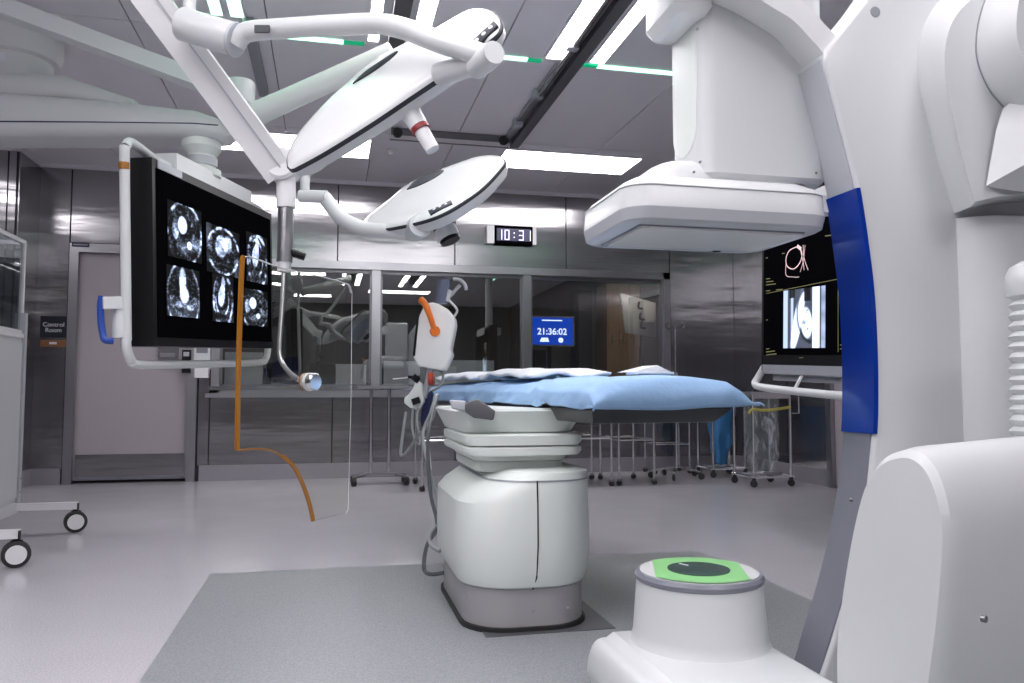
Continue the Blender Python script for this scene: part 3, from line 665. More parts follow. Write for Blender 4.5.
# ---------------------------------------------------------------- injector at the far corner of the table
ID = 4.15
IJ = thing('contrast_injector', 'white contrast injector head with an orange handle', 'injector', at(425, 398, ID))
def ip(px, py, dd=0.0): return at(px, py, ID+dd)
bd = [ip(*p) for p in ((418, 318), (424, 305), (430, 302), (437, 303), (448, 309), (454, 317), (455, 324), (451, 345), (450, 350), (452, 354), (446, 367), (443, 371), (432, 369), (418, 366), (413, 357))]
dep = V((.25, 1, 0)).normalized()*.16
MB().prism(bd, dep, .012, 12).build('injector_body', 'injector_white', IJ)
MB().prism([ip(*p, -.006) for p in ((412.5, 356), (417, 315), (419, 315), (415, 356))], dep*.9, .003).build('side_seam', 'black', IJ)
MB().tube([ip(421, 300, -.01), ip(425, 304, -.03), ip(430, 316, -.035), ip(434, 329, -.012)], [.019, .014], 12, 5).build('orange_handle', 'orange', IJ)
c = ip(435.5, 331, -.02); MB().lathe([(.026, 0), (.026, .02), (.02, .03)], c, (-.2, 1, 0), 20).build('handle_pivot', 'orange', IJ)
MB().lathe([(.036, 0), (.034, .13), (.028, .13)], ip(441, 304, .06), (.12, 0, 1), 20).build('syringe_barrel', 'smoke_plastic', IJ)
MB().tube([ip(444, 303, .06), ip(460, 285, .06)], .009, 10).tube([ip(453, 279, .06), ip(460, 280, .06), ip(465, 285, .06), ip(466, 290, .06)], .01, 10, 4).build('plunger', 'mid_grey', IJ)
MB().tube([ip(446, 301, .05), ip(450, 290, .05)], .014, 10).build('sensor_tip', 'white', IJ)
MB().tube([ip(449, 300, .03), ip(456, 308, .03), ip(457, 312, .03), ip(453, 318, .03)], .0065, 8, 3).build('side_bracket', 'white', IJ)
MB().lathe([(.008, 0), (.034, .004), (.034, .028), (.028, .032)], ip(428, 379, .02), (.9, -.3, .05), 20).build('red_valve', 'red', IJ)
MB().tube([ip(418, 376, .01), ip(414, 381, .01)], .022, 12).tube([ip(408, 377, .01), ip(420, 377, .01)], .008, 8).build('clamp_knob', 'black', IJ)
MB().tube([ip(430, 368, .05), ip(427, 385, .05), ip(424, 398, .05)], .016, 12).build('mount_post', 'mid_grey', IJ)
MB().prism([ip(*p, .01) for p in ((416, 380), (422, 384), (424, 402), (418, 410), (410, 408), (404, 403), (404, 398), (409, 394), (413, 388))], dep*.35, .006, 30).build('mount_bracket', 'pale_green_white', IJ)
MB().tube([ip(415, 398, 0), ip(417, 404, 0)], .022, 12).build('clamp_knob', 'black', IJ)
MB().prism([ip(*p, .06) for p in ((424, 396), (431, 390), (433, 394), (428, 418), (423, 432), (420, 420))], dep*.35, .006, 30).build('blue_holster', 'navy', IJ)
MB().tube([ip(432, 369, .06), ip(441, 371, .06), ip(443, 378, .06), ip(440, 386, .06), ip(432, 391, .06)], .007, 8, 4).build('feed_tube', 'cable_grey', IJ)
MB().bar(ip(393, 379, .02), ip(414, 377, .02), .015, .006).build('cross_rod', 'offwhite', IJ)
# cables hanging from the table end, down to the pedestal
def cable(pts, r, m, lab, k=6): return MB().tube(pts, r, 8, k).build('hanging_cable', m, PT, lab)
ed_ = by0+.55
cable([at(438, 396, 3.9), at(433, 410, 3.7), at(428, 440, 3.55), at(430, 490, 3.5), at(437, 525, 3.45), at(427, 545, 3.40), at(424, 568, 3.37), at(430, 574, 3.30), at(443, 573, 3.26)], .0085, 'cable_dark', 'dark grey cable looping from the table end to the pedestal foot')
cable([at(436, 396, 3.95), at(431, 412, 3.8), at(423, 433, 3.75), at(427, 460, 3.6), at(437, 500, 3.5), at(440, 520, 3.45), at(430, 534, 3.42), at(431, 545, 3.36), at(440, 551, 3.30)], .008, 'cable_grey', 'grey cable bulging towards the pedestal side')
cable([at(436, 395, 3.95), at(432, 420, 3.9), at(418, 436, 3.95), at(407, 452, 4.0), at(401, 455, 4.02), at(402, 440, 4.05), at(406, 412, 4.1)], .0075, 'cable_grey', 'grey cable looping below the injector bracket')
cable([at(437, 395, 3.95), at(435, 405, 3.9), at(430, 420, 3.9), at(428, 445, 3.85), at(430, 470, 3.8)], .009, 'offwhite', 'pale cable hanging straight at the table end')
cable([at(413, 408, 4.1), at(412, 425, 4.08), at(415, 440, 4.05), at(420, 443, 4.05), at(417, 420, 4.1), at(418, 408, 4.12)], .006, 'cable_grey', 'thin cable loop below the blue holster')
# ---------------------------------------------------------------- hanging display with its boom
M0b, M0t, M1b, M1t = at(158, 336, 3.5), at(160, 171, 3.5), at(271, 341, 4.85), at(272, 220, 4.85)
MO = M0b; MU = (M1b-M0b).normalized(); MW = (M1b-M0b).length
MV = (M0t-M0b); MV = (MV-MU*MV.dot(MU)); MH = MV.length; MV.normalize(); MN = MU.cross(MV)       # MN towards the viewer side
if MN.dot(CAM-MO) < 0: MN = -MN
def mp_(u, v, n=0): return MO+MU*u+MV*v+MN*n
MR = Matrix((MU, MV, MN)).transposed()
mon = thing('hanging_monitor', 'large black hanging monitor showing six heart scans', 'monitor', mp_(MW/2, 0, -.1))
MB().obox(mp_(MW/2, MH/2, -.075), (MW+.07, MH+.09, .15), MR, .02, 3).build('housing', 'black', mon)
MB().obox(mp_(MW/2, MH/2, -.002), (MW+.01, MH+.01, .01), MR, .003).build('screen', 'black_gloss', mon)
scr = mon.children[-1]
MB().obox(mp_(MW/2, MH/2, -.2), (MW*.6, MH*.6, .12), MR, .04, 3).build('rear_housing', 'grey_plastic', mon)
MB().obox(mp_(.12, MH+.025, -.0), (.22, .035, .012), MR, .003).build('top_label', 'mid_grey', mon)
# white tube frame
fr = [mp_(-.12, MH*.25, -.06), mp_(-.12, MH+.06, -.06), mp_(-.09, MH+.10, -.06), mp_(.1, MH+.10, -.06), mp_(MW*.35, MH+.085, -.06)]
MB().tube(smooth_path([mp_(-.13, -.02, -.07), mp_(-.13, MH*.4, -.07), mp_(-.13, MH+.02, -.07), mp_(-.12, MH+.07, -.07), mp_(-.07, MH+.10, -.07), mp_(.12, MH+.075, -.07), mp_(.3, MH+.07, -.07)], 5), .021, 14).build('frame_tube', 'white', mon)
MB().tube(smooth_path([mp_(-.13, 0, -.07), mp_(-.13, -.05, -.07), mp_(-.09, -.11, -.07), mp_(0, -.125, -.07), mp_(MW*.5, -.13, -.07), mp_(MW-.02, -.13, -.07), mp_(MW+.09, -.11, -.07), mp_(MW+.13, -.05, -.07), mp_(MW+.13, .1, -.07)], 5), .020, 14).build('frame_tube', 'white', mon)
MB().tube(smooth_path([mp_(MW*.8, MH+.085, -.08), mp_(MW-.03, MH+.085, -.08), mp_(MW+.09, MH+.06, -.08), mp_(MW+.13, MH-.02, -.08), mp_(MW+.13, .05, -.07)], 5), .020, 14).build('frame_tube', 'white', mon)
MB().tube([mp_(-.135, MH-.03, -.07), mp_(-.135, MH-.0, -.07)], .0215, 14).build('yellow_band', 'amber', mon, label='narrow amber band')
MB().tube([at(120, 297, 3.37), at(120, 338, 3.37)], .03, 14).build('handle_bracket', 'white', mon)
MB().tube(smooth_path([at(102, 296, 3.3), at(100.5, 305, 3.3), at(101, 322, 3.3), at(103, 334, 3.3), at(105, 340, 3.3), at(113, 341, 3.32)], 5), .014, 10).build('blue_handle', 'blue_plastic', mon)
MB().bar(at(101, 303, 3.3), at(120, 303, 3.36), .05, .05, bev=.006).build('handle_arm', 'white', mon)
# carrier beam over the monitor and its swivel
c0, c1 = mp_(.24, MH+.085, -.08), mp_(MW*.84, MH+.085, -.10)
MB().obox((c0+c1)/2, ((c1-c0).length, .10, .13), MR, .008).build('carrier_beam', 'white', mon)
jt = at(205, 163, 4.0); jb = mp_(MW*.45, MH+.13, -.12)
jx = mp_(MW*.50, MH+.14, -.11)
MB().lathe([(.10, -.02), (.10, .015), (.072, .02), (.072, .09), (.10, .13), (.10, .18)], jx, (0, 0, 1), 28).build('swivel', 'pale_green_white', mon)
MB().lathe([(.08, .035), (.08, .08)], jx, (0, 0, 1), 28).build('swivel_ring', 'mid_grey', mon)
MB().tube([jx+V((-.10, -.05, .0)), jx+V((-.10, -.05, .07))], .014, 10).build('swivel_screw', 'steel_frame', mon)
ja = jx+V((0, 0, .165))
# ---- scan pictures (light given off by the screen)
def scan_tile(px0, py0, px1, py1, fn, parent, o, u_, v_, n_, name='scan_image', nx=50, ny=66, dark=True):
    pts = [onP(x, y, o, n_) for x, y in ((px0, py1), (px1, py1), (px0, py0))]
    if isinstance(fn, tuple): fn, seed = fn
    else: seed = 0
    U = [(p-o).dot(u_) for p in pts]; W = [(p-o).dot(v_) for p in pts]
    u0, u1, v0, v1 = U[0], U[1], (W[0]+W[1])/2, W[2]
    bm = bmesh.new(); cl = bm.loops.layers.color.new('scan'); off = WORLD_OF[parent.name]
    vs = [[bm.verts.new(o+u_*(u0+(u1-u0)*i/nx)+v_*(v0+(v1-v0)*j/ny)+n_*.0045-off) for j in range(ny+1)] for i in range(nx+1)]
    def tone(x, y):
        g_ = fn(x, y, seed)
        if dark: g_ = max(0, g_+max(0, .75-abs(2*fb(x*9+seed, y*11)-1)*6)*.5*(1 if ((x-.5)/.5)**2+((y-.5)/.52)**2 < 1 else 0)-.11)*1.05
        return min(1, g_)
    val = [[tone(i/nx, j/ny) for j in range(ny+1)] for i in range(nx+1)]
    for i in range(nx):
        for j in range(ny):
            f = bm.faces.new((vs[i][j], vs[i+1][j], vs[i+1][j+1], vs[i][j+1]))
            for l, (a, b) in zip(f.loops, ((i, j), (i+1, j), (i+1, j+1), (i, j+1))):
                g_ = val[a][b]; l[cl] = (g_*.82, g_*.9, min(1, g_*1.08), 1)
    me = bpy.data.meshes.new(name); bm.to_mesh(me); bm.free(); me.materials.append(MATS['scan_emit'])
    ob = bpy.data.objects.new(name, me); scene.collection.objects.link(ob); ob.parent = parent; WORLD_OF[ob.name] = off.copy()
def fb(x, y): return .55*ns(x, y)+.3*ns(x*2.1+5, y*2.1)+.15*ns(x*4.3, y*4.3+9)
def el(x, y, cx, cy, a, b, s=.12, rot=0):
    dx, dy = x-cx, y-cy
    if rot: dx, dy = dx*math.cos(rot)+dy*math.sin(rot), -dx*math.sin(rot)+dy*math.cos(rot)
    r = math.sqrt((dx/a)**2+(dy/b)**2); return max(0, min(1, (1-r)/s))
def outline_v(x, y, cx, cy, a, b, w=.09, rot=0):
    return max(0, el(x, y, cx, cy, a, b, .05, rot)-el(x, y, cx, cy, a*(1-w), b*(1-w), .08, rot))
def scan_axial(x, y, s):
    n = fb(x*6+s, y*7+s*3); body = el(x, y, .5, .48, .56, .62, .05)
    v = .10*n*body + .7*outline_v(x, y, .5, .48, .54, .60, .09)*max(0, n*4.2-1.9) + el(x, y, .42, .62, .14, .17)*.95+el(x, y, .22, .52, .10, .2)*.6*n*1.6+el(x, y, .62, .28, .08, .08)*.9
    v += max(0, fb(x*8+3, y*5)-.52)*2.2*(1 if y > .72-.4*x and x > .45 else .25)*body + el(x, y, .45, .20, .3, .16, .5)*.18+el(x, y, .82, .36, .2, .14, .4)*n*.7
    return min(1, v)
def scan_coronal(x, y, s):
    n = fb(x*7+s, y*8+s); v = .06*n+(.40*n+.08 if y < .34+.08*math.sin(x*9) else 0)
    v += el(x, y, .47, .72, .12, .34, .3)*.8*(.5+n)+el(x, y, .52, .44, .16, .2, .3)*.95+outline_v(x, y, .5, .4, .52, .75, .07)*n*1.3
    v += el(x, y, .35, .24, .1, .08)*.3+el(x, y, .7, .2, .12, .07)*.35
    if x < .09 or x > .93: v *= .5
    return min(1, v)
def scan_round(x, y, s):
    n = fb(x*6+s, y*6+s*2); v = outline_v(x, y, .5, .5, .5, .52, .10)*max(0, n*4-1.6)*.8+.03*n
    v += el(x, y, .42, .58, .2, .26, .25)*.85*(.4+n)+el(x, y, .62, .66, .16, .22, .3)*.7*(.4+n)+max(0, fb(x*9, y*9+s)-.6)*2*(1 if abs(x-.5) < .35 and abs(y-.5) < .4 else 0)
    v += (.5*n if (x < .16 and y > .2) else 0)+(.6*n if (x > .82 and y < .4) else 0)
    return min(1, v)
def scan_sagittal(x, y, s):
    n = fb(x*5+s, y*8+s); v = outline_v(x, y, .5, .45, .5, .62, .16)*max(0, n*4-1.5)*.6+.05*n
    v += el(x, y, .42, .55, .17, .26, .2, -.25)*.95*(.5+n*.8)+el(x, y, .5, .8, .1, .2, .3)*.7+(.35*n if y < .25 else 0)+outline_v(x, y, .45, .5, .34, .42, .14)*max(0, n*4-1.8)*.7
    return min(1, v)
def scan_bright(x, y, s):
    n = fb(x*5, y*6); v = .22+.12*n
    if x < .12 or (.19 < x < .25): v = .75
    if .70 < x < .88: v = 1
    if x > .9: v = .45+.3*n
    v = max(v, el(x, y, .36, .46, .12, .62, .2, -.26), el(x, y, .57, .42, .15, .30, .2, .12)*(1 if fb(x*12, y*12) > .33 else .6))
    v *= (1-.6*outline_v(x, y, .66, .56, .34, .5, .10, .1)*(1 if x < .7 else 0))
    if y > .86 and .15 < x < .3 or y > .78 and .5 < x < .68: v *= .2
    return min(1, v)
for bx in ((167, 199, 201, 260, scan_axial, 0), (166, 264, 199, 317, scan_coronal, 2), (206, 222, 239, 275, scan_round, 1), (212, 273, 233, 322, scan_sagittal, 4), (246, 231, 267, 283, scan_sagittal, 8), (241, 287, 267, 326, scan_axial, 5)):
    scan_tile(bx[0], bx[1], bx[2], bx[3], (bx[4], bx[5]), scr, mp_(0, 0, .003), MU, MV, MN)
# ---- boom arm that carries it
bm_ = thing('ceiling_boom', 'big white ceiling boom with a thin blue line carrying the monitor', 'ceiling boom', (ja.x-1.5, ja.y, ZC))
ax_ = V((.975, -.2226, 0)).normalized(); ay_ = V((-ax_.y, ax_.x, 0)); e_ = V((ja.x, ja.y, 0))
zb_ = ja.z
def arm_ring(s, w, z0, z1, r):  # cross-section ring at distance s behind the tip
    c = e_-ax_*s; return [c+ay_*x+V((0, 0, (z0+z1)/2+z)) for x, z in rrect(w, z1-z0, r, 4)]
MB().loft([arm_ring(-.17, .10, zb_+.02, zb_+.06, .015), arm_ring(-.12, .2, zb_+.005, zb_+.10, .03), arm_ring(0, .26, zb_, zb_+.14, .05), arm_ring(.5, .30, zb_, zb_+.19, .06), arm_ring(1.0, .32, zb_, zb_+.23, .07), arm_ring(1.6, .34, zb_, zb_+.25, .07), arm_ring(2.4, .34, zb_, zb_+.25, .07)]).build('boom_arm', 'white', bm_)
MB().loft([arm_ring(s_, w_+.003, zb_+.056, zb_+.063, .002) for s_, w_ in ((-.12, .2), (0, .26), (.5, .3), (1.0, .32), (1.6, .34), (2.4, .34))]).build('blue_line', 'navy', bm_)
MB().loft([arm_ring(.35, .12, zb_+.15, zb_+.22, .03), arm_ring(.7, .24, zb_+.2, zb_+.33, .05), arm_ring(1.15, .25, zb_+.2, zb_+.36, .06), arm_ring(1.3, .2, zb_+.2, zb_+.32, .05)]).build('arm_cover', 'white', bm_)
hb = e_-ax_*1.35; 
hb = at(14, 70, 4.3)
MB().lathe([(.19, -.12), (.19, .04), (.22, .05), (.24, .1), (.24, .2), (.2, .23)], hb, (0, 0, 1), 32).build('boom_joint', 'offwhite', bm_)
MB().lathe([(.13, .2), (.13, ZC-hb.z)], hb, (0, 0, 1), 28).build('ceiling_tube', 'offwhite', bm_)
MB().obox(hb+V((.2, 0, .27)), (.5, .22, .03), Matrix.Rotation(-.35, 3, 'Y')).build('joint_plate', 'offwhite', bm_)
MB().box((hb.x-.02, hb.y-.193, hb.z-.03), (hb.x+.03, hb.y-.185, hb.z+.02)).build('type_label', 'print_white', bm_)
# ---- long slanted beam above it, ending in a joint
BM = thing('ceiling_support_boom', 'long white slanted arm passing over the blue-lined boom', 'ceiling arm', at(0, 18, 3.6))
b0, b1 = at(-40, -8, 3.6), at(240, 96, 4.0)
MB().bar(b0, b1, .09, .08, bev=.016).build('arm_beam', 'white', BM)
c = at(240, 97, 4.02); MB().lathe([(.07, -.08), (.075, -.07), (.075, .07), (.07, .08)], c, (0, 0, 1), 24).build('end_joint', 'white', BM)
g0, g1 = at(252, 116, 4.02), at(392, 52, 3.85)
MB().tube([g0, g0.lerp(g1, .3), g1], [.062, .05], 14).build('spring_arm', 'pale_green_white', BM)
MB().bar(c+V((0, 0, -.04)), g0, .1, .09, bev=.02).build('elbow', 'white', BM)
MB().tube([b0+V((0, 0, .0)), V((b0.x, b0.y, ZC))], .07, 16).build('ceiling_tube', 'white', BM)

# ---------------------------------------------------------------- surgical lamps
def lamp_plane(a, b, c): n = (b-a).cross(c-a).normalized(); return (n if n.dot(CAM-a) > 0 else -n)
def lamp_head(root, px_out, o, n, th, slot_px, panel_px, rim_inset=.93, line=True):
    out = [onP(x, y, o, n) for x, y in px_out]; out = smooth_path(out+[out[0]], 4)[:-1]; c = sum(out, V((0, 0, 0)))/len(out)
    def sc(s, k): return [c+(p-c)*s+n*k for p in out]
    MB().loft([sc(.70, .012), sc(.88, .008), sc(.965, 0), sc(.985, -.006)], bev=0).build('lamp_shell', 'white_gloss', root)
    MB().loft([sc(.985, -.006), sc(1.0, -.010), sc(1.0, -.020), sc(.985, -.024)]).build('dark_trim', 'label_dark', root)
    MB().loft([sc(.985, -.024), sc(.98, -.045), sc(.94, -th), sc(.8, -th-.012)]).build('lamp_underside', 'white', root)
    MB().loft([sc(.74, -th-.010), sc(.74, -th-.016)]).build('led_window', 'cart_glass', root)
    sl = smooth_path([onP(x, y, o, n)+n*.004 for x, y in slot_px]+[onP(*slot_px[0], o, n)+n*.004], 3)[:-1]
    MB().prism(sl, n*.013, .002).build('lamp_slot', 'label_dark', root)
    MB().prism([onP(x, y, o, n)-n*.002 for x, y in panel_px], n*.012, .003).build('control_panel', 'label_dark', root)
    m0 = sum((onP(x, y, o, n) for x, y in panel_px), V((0, 0, 0)))/len(panel_px)
    u = (onP(*panel_px[1], o, n)-onP(*panel_px[0], o, n)).normalized()
    for q in (-1, 0, 1): MB().lathe([(.008, .0), (.008, .003), (0, .003)], m0+u*.03*q+n*.009, n, 10).build('button', 'print_white', root)
    return c, n
L1 = thing('surgical_lamp', 'big surgical lamp with a leaf-shaped head, tilted above the shield', 'surgical lamp', at(190, 0, 2.6))
A, B, C_ = at(286, 163, 2.72), at(500, 16, 2.50), at(365, 66, 2.78)
n1 = lamp_plane(A, B, C_)
out1 = [(285, 166), (285, 155), (292, 139), (312, 115), (340, 87), (372, 60), (405, 42), (437, 26), (465, 10), (480, 6), (494, 10), (501, 20), (497, 32), (480, 45), (462, 58), (444, 72), (410, 95), (370, 122), (325, 150), (298, 165), (289, 169)]
c1_, _ = lamp_head(L1, out1, A, n1, .06, [(355, 87), (366, 76), (385, 63), (400, 54), (395, 60), (378, 73)], [(471, 45), (495, 23), (499, 27), (476, 50)])
yk = 2.42
MB().tube(smooth_path([at(236, 44, 2.70), at(241, 36, 2.69), at(252, 31, 2.68), at(290, 28, 2.64), at(340, 25, 2.58), at(378, 24, 2.53), at(405, 29, 2.48), at(440, 42, 2.42), at(492, 58, 2.36)], 5), .034, 16).build('yoke_tube', 'white', L1)
a = at(182, 24, 2.74); b = at(236, 40, 2.70)
MB().tube([a, a.lerp(b, .02), a.lerp(b, .96), b], [.052, .058, .058, .054], 20).build('yoke_joint', 'white', L1)
MB().tube([a.lerp(b, .97), b.lerp(a, -.02)], .06, 20).build('joint_ring', 'mid_grey', L1)
MB().tube([at(189, 20, 2.74), V((at(189, 20, 2.74).x, at(189, 20, 2.74).y, ZC))], .022, 14).build('drop_tube', 'white', L1)
a = at(490, 56, 2.32); MB().lathe([(.034, -.03), (.036, -.02), (.036, .09), (.034, .1)], a, (-.25, 1, 0), 20).build('pivot_cap', 'white', L1)
a = at(488, 60, 2.38); b = at(440, 74, 2.52); MB().tube([a, b], [.034, .04], 16).build('pivot_arm', 'white', L1)
for q in (.45, .55): MB().lathe([(.006, 0), (.006, .008)], a.lerp(b, q)+V((0, -.036, 0)), (0, -1, 0), 10).build('screw', 'black', L1)
c = at(262, 29, 2.62); MB().obox(c, (.05, .008, .025), Matrix.Rotation(-YAW, 3, 'Z')).build('type_label', 'label_dark', L1)
h0, h1 = at(408, 108, 2.62), at(433, 150, 2.60)
MB().tube([h0, h0.lerp(h1, .45)], [.036, .032], 16).build('handle_socket', 'white', L1)
MB().tube([h0.lerp(h1, .45), h0.lerp(h1, .55)], .0325, 16).build('handle_ring', 'red_dark', L1)
MB().tube([h0.lerp(h1, .55), h1], [.026, .024], 16).build('handle', 'offwhite', L1)

L2 = thing('surgical_lamp', 'surgical lamp with black camera handle, hanging beside the wall clock', 'surgical lamp', at(306, 185, 3.9))
A, B, C_ = at(362, 224, 4.02), at(503, 158, 3.85), at(408, 185, 4.25)
n2 = lamp_plane(A, B, C_)
out2 = [(361, 226), (363, 219), (374, 210), (388, 199), (408, 183), (437, 170), (473, 157), (490, 154), (501, 155), (505, 160), (500, 168), (484, 185), (465, 199), (445, 211), (425, 219), (400, 225), (380, 228)]
c2_, _ = lamp_head(L2, out2, A, n2, .07, [(408, 192), (418, 182), (435, 174), (445, 173), (436, 180), (420, 188)], [(428, 212), (452, 201), (453, 205), (431, 216)])
MB().tube(smooth_path([at(325, 198, 3.95), at(331, 206, 3.93), at(340, 217, 3.9), at(354, 225, 3.87), at(372, 230, 3.85), at(412, 232, 3.78)], 5), .036, 14).build('yoke_tube', 'white', L2)
a = at(300, 196, 3.95); b = at(327, 197, 3.93); MB().tube([a, b], .032, 18).build('yoke_joint', 'white', L2)
MB().tube(smooth_path([at(305, 196, 3.95), at(305, 182, 3.95), at(308, 172, 3.95), at(325, 160, 3.92), at(360, 110, 3.88), at(388, 56, 3.85)], 4), .024, 12).build('drop_tube', 'white', L2)
a = at(419, 226, 3.70); MB().lathe([(.054, -.03), (.058, -.02), (.058, .1), (.05, .12)], a, (-.15, 1, 0), 20).build('pivot_cap', 'white', L2)
a = at(419, 226, 3.8); b = at(440, 212, 3.95); MB().tube([a, b], .04, 14).build('pivot_arm', 'white', L2)
h0, h1 = at(437, 212, 3.86), at(450, 240, 3.84)
MB().tube([h0, h0.lerp(h1, .6)], .055, 18).build('camera_handle', 'black', L2)
MB().tube([h0.lerp(h1, .6), h0.lerp(h1, .95)], .055, 18).build('handle_label', 'offwhite', L2)
MB().tube([h0.lerp(h1, .95), h0.lerp(h1, 1.06)], .05, 18).build('handle_tip', 'black', L2)

# ---------------------------------------------------------------- shield: boom arm, pole and acrylic panel
SA = thing('ceiling_shield_arm', 'white spring arm slanting down to a round pole', 'ceiling arm', at(140, -10, 2.95))
s0, s1 = at(143, -12, 2.75), at(285, 180, 3.12)
sdir = (s1-s0).normalized()
MB().bar(s0, s0.lerp(s1, .965), .115, .115, up=(0, 1, .3), bev=.02).build('spring_arm', 'offwhite', SA)
MB().bar(s0+V((.01, -.062, .0)), s0.lerp(s1, .95)+V((.01, -.062, 0)), .006, .012, up=(0, 1, .3)).build('arm_groove', 'mid_grey', SA)
el_ = at(283, 166, 3.1)
MB().lathe([(.055, -.06), (.066, -.05), (.066, .05), (.055, .06)], el_, (.15, 1, 0), 24).build('elbow', 'offwhite', SA)
pz = lambda y: at(286, y, 3.1)
pp = [pz(176), pz(208)]
MB().tube(pp, .037, 18).build('upper_pole', 'offwhite', SA)
MB().tube([at(286, 208, 3.1), at(284.5, 262, 3.1)], .031, 18).build('lower_pole', 'steel_frame', SA)
MB().tube([at(284.5, 258, 3.1), at(284, 272, 3.1)], .026, 18).build('pole_end', 'white', SA)
MB().tube([s0, V((s0.x, s0.y, ZC))], .05, 14).build('ceiling_tube', 'offwhite', SA)
MB().tube([at(290, 252, 3.1), at(305, 257, 3.12)], .016, 10).build('black_grip', 'black', SA)
SH = thing('radiation_shield', 'clear acrylic radiation shield with amber edge', 'shield', at(300, 515, 2.9))
sa, sb = at(243, 350, 2.72), at(350, 350, 3.18); su = V((sb.x-sa.x, sb.y-sa.y, 0)).normalized(); sn = V((su.y, -su.x, 0))
if sn.dot(CAM-sa) < 0: sn = -sn
sp = [(243, 262), (245, 257), (252, 257), (283, 268), (320, 276), (345, 283), (350, 286), (352, 293), (351, 400), (348, 510), (346, 513), (314, 521), (310, 503), (303, 483), (294, 466), (283, 456), (270, 450), (255, 449), (238, 450), (239, 380), (241, 310)]
pl = [onP(x, y, sa, sn) for x, y in sp]
th_ = -sn*.009
MB().prism(pl, th_, .0).build('acrylic_panel', 'clear_acrylic', SH)
def edge_strip(idx, w, m, name):
    mb = MB(); P = [pl[i] for i in idx]; P = smooth_path(P, 4); R = []
    for i, p in enumerate(P):
        t = (P[min(i+1, len(P)-1)]-P[max(i-1, 0)]).normalized(); q = t.cross(sn).normalized()*w
        R.append([p+q+sn*.001, p-q+sn*.001, p-q+th_*1.07, p+q+th_*1.07])
    mb.loft(R); mb.build(name, m, SH)
edge_strip([18, 19, 20, 0, 1], .007, 'amber', 'amber_edge')
edge_strip([11, 12, 13, 14, 15], .006, 'amber', 'amber_edge')
edge_strip([15, 16, 17, 18], .0025, 'amber', 'thin_edge')
edge_strip([1, 2, 3, 4, 5, 6, 7], .0009, 'print_white', 'polished_edge')
MB().tube([pl[7], pl[8], pl[9], pl[10]], .0011, 6).build('polished_edge', 'offwhite', SH)
MB().tube(smooth_path([at(284, 268, 3.1), at(282, 310, 3.08), at(279.5, 345, 3.06), at(281, 360, 3.05), at(288, 371, 3.03), at(299, 380, 3.0)], 5), .0095, 10).build('hanger_rod', 'steel_frame', SH)
k = onP(305, 382, sa, sn)
MB().lathe([(.034, .03), (.034, .006)], k, sn, 24).build('knob_base', 'pale_green_white', SH)
MB().lathe([(.034, .006), (.034, -.014)], k+sn*.014, sn, 24).build('knob_ring', 'amber', SH)
MB().lathe([(.030, .03), (.034, .034), (.034, .05), (.028, .056), (0, .056)], k, sn, 24).build('knob', 'chrome', SH)

# ---------------------------------------------------------------- second big display near the gantry
R0b, R1b = at(763, 369, 4.45), at(852, 372, 3.72)
RU = (R1b-R0b).normalized(); RN = V((RU.y, -RU.x, 0)).normalized()
if RN.dot(CAM-R0b) < 0: RN = -RN
RV = RN.cross(RU).normalized(); RV = RV if RV.z > 0 else -RV
RW, RH = 1.33, .84
def rp_(u, v, n=0): return R0b+RU*u+RV*v+RN*n
RR = Matrix((RU, RV, RN)).transposed()
rm = thing('hanging_monitor', 'large black hanging monitor showing a vessel scan above a heart scan', 'monitor', rp_(RW/2, 0, -.06))
MB().obox(rp_(RW/2, RH/2+.02, -.06), (RW+.03, RH+.06, .12), RR, .015, 3).build('housing', 'black', rm)
MB().obox(rp_(RW/2, RH/2+.045, .001), (RW-.02, RH-.07, .006), RR, .002).build('screen', 'black_gloss', rm); rs = rm.children[-1]
MB().obox(rp_(RW/2, .0, .004), (RW-.01, .05, .006), RR, .002).build('lower_bezel', 'grey_plastic', rm)
scan_tile(784, 291, 826, 348, (scan_bright, 0), rs, rp_(0, 0, .004), RU, RV, RN, dark=False)
def on_r(px, py): return onP(px, py, rp_(0, 0, .006), RN)
def ribbon(pts, w, m, name='screen_trace', k=5):
    P = smooth_path([on_r(*p) for p in pts], k) if k else [on_r(*p) for p in pts]; mb = MB(); R = []
    for i, p in enumerate(P):
        t = (P[min(i+1, len(P)-1)]-P[max(i-1, 0)]).normalized(); q = t.cross(RN).normalized()*w
        R.append([p+q, p-q, p-q-RN*.001, p+q-RN*.001])
    mb.loft(R); mb.build(name, m, rs)
ribbon([(799, 246), (790, 250), (786, 258), (787, 266), (793, 269), (799, 264), (802, 255), (800, 247)], .0024, 'vessel')
ribbon([(786, 262), (786, 275), (793, 277), (799, 277)], .0015, 'vessel')
ribbon([(800, 248), (803, 262), (804, 270)], .0016, 'vessel')
ribbon([(803, 245), (804, 258), (808, 270)], .0016, 'vessel')
ribbon([(805, 245), (803, 262), (800, 272)], .0012, 'vessel')
ribbon([(797, 246), (801, 249)], .009, 'vessel')
ribbon([(766, 293.5), (838, 279)], .001, 'screen_line', k=0)
ribbon([(838, 228), (838, 352)], .001, 'screen_line', k=0)
for px, py, l in ((766, 279, 5), (766, 282, 9), (766, 285, 12), (766, 349, 4), (766, 352, 11), (766, 355, 13), (840, 345, 6), (840, 349, 6), (825, 236, 12), (782, 253.5, 3), (766, 291, 5), (776, 290, 8), (799, 358, 5), (766, 258, 2), (766, 320, 2)):
    ribbon([(px, py), (px+l*.8, py-l*.1)], .0018, 'screen_line', 'screen_caption', 0)
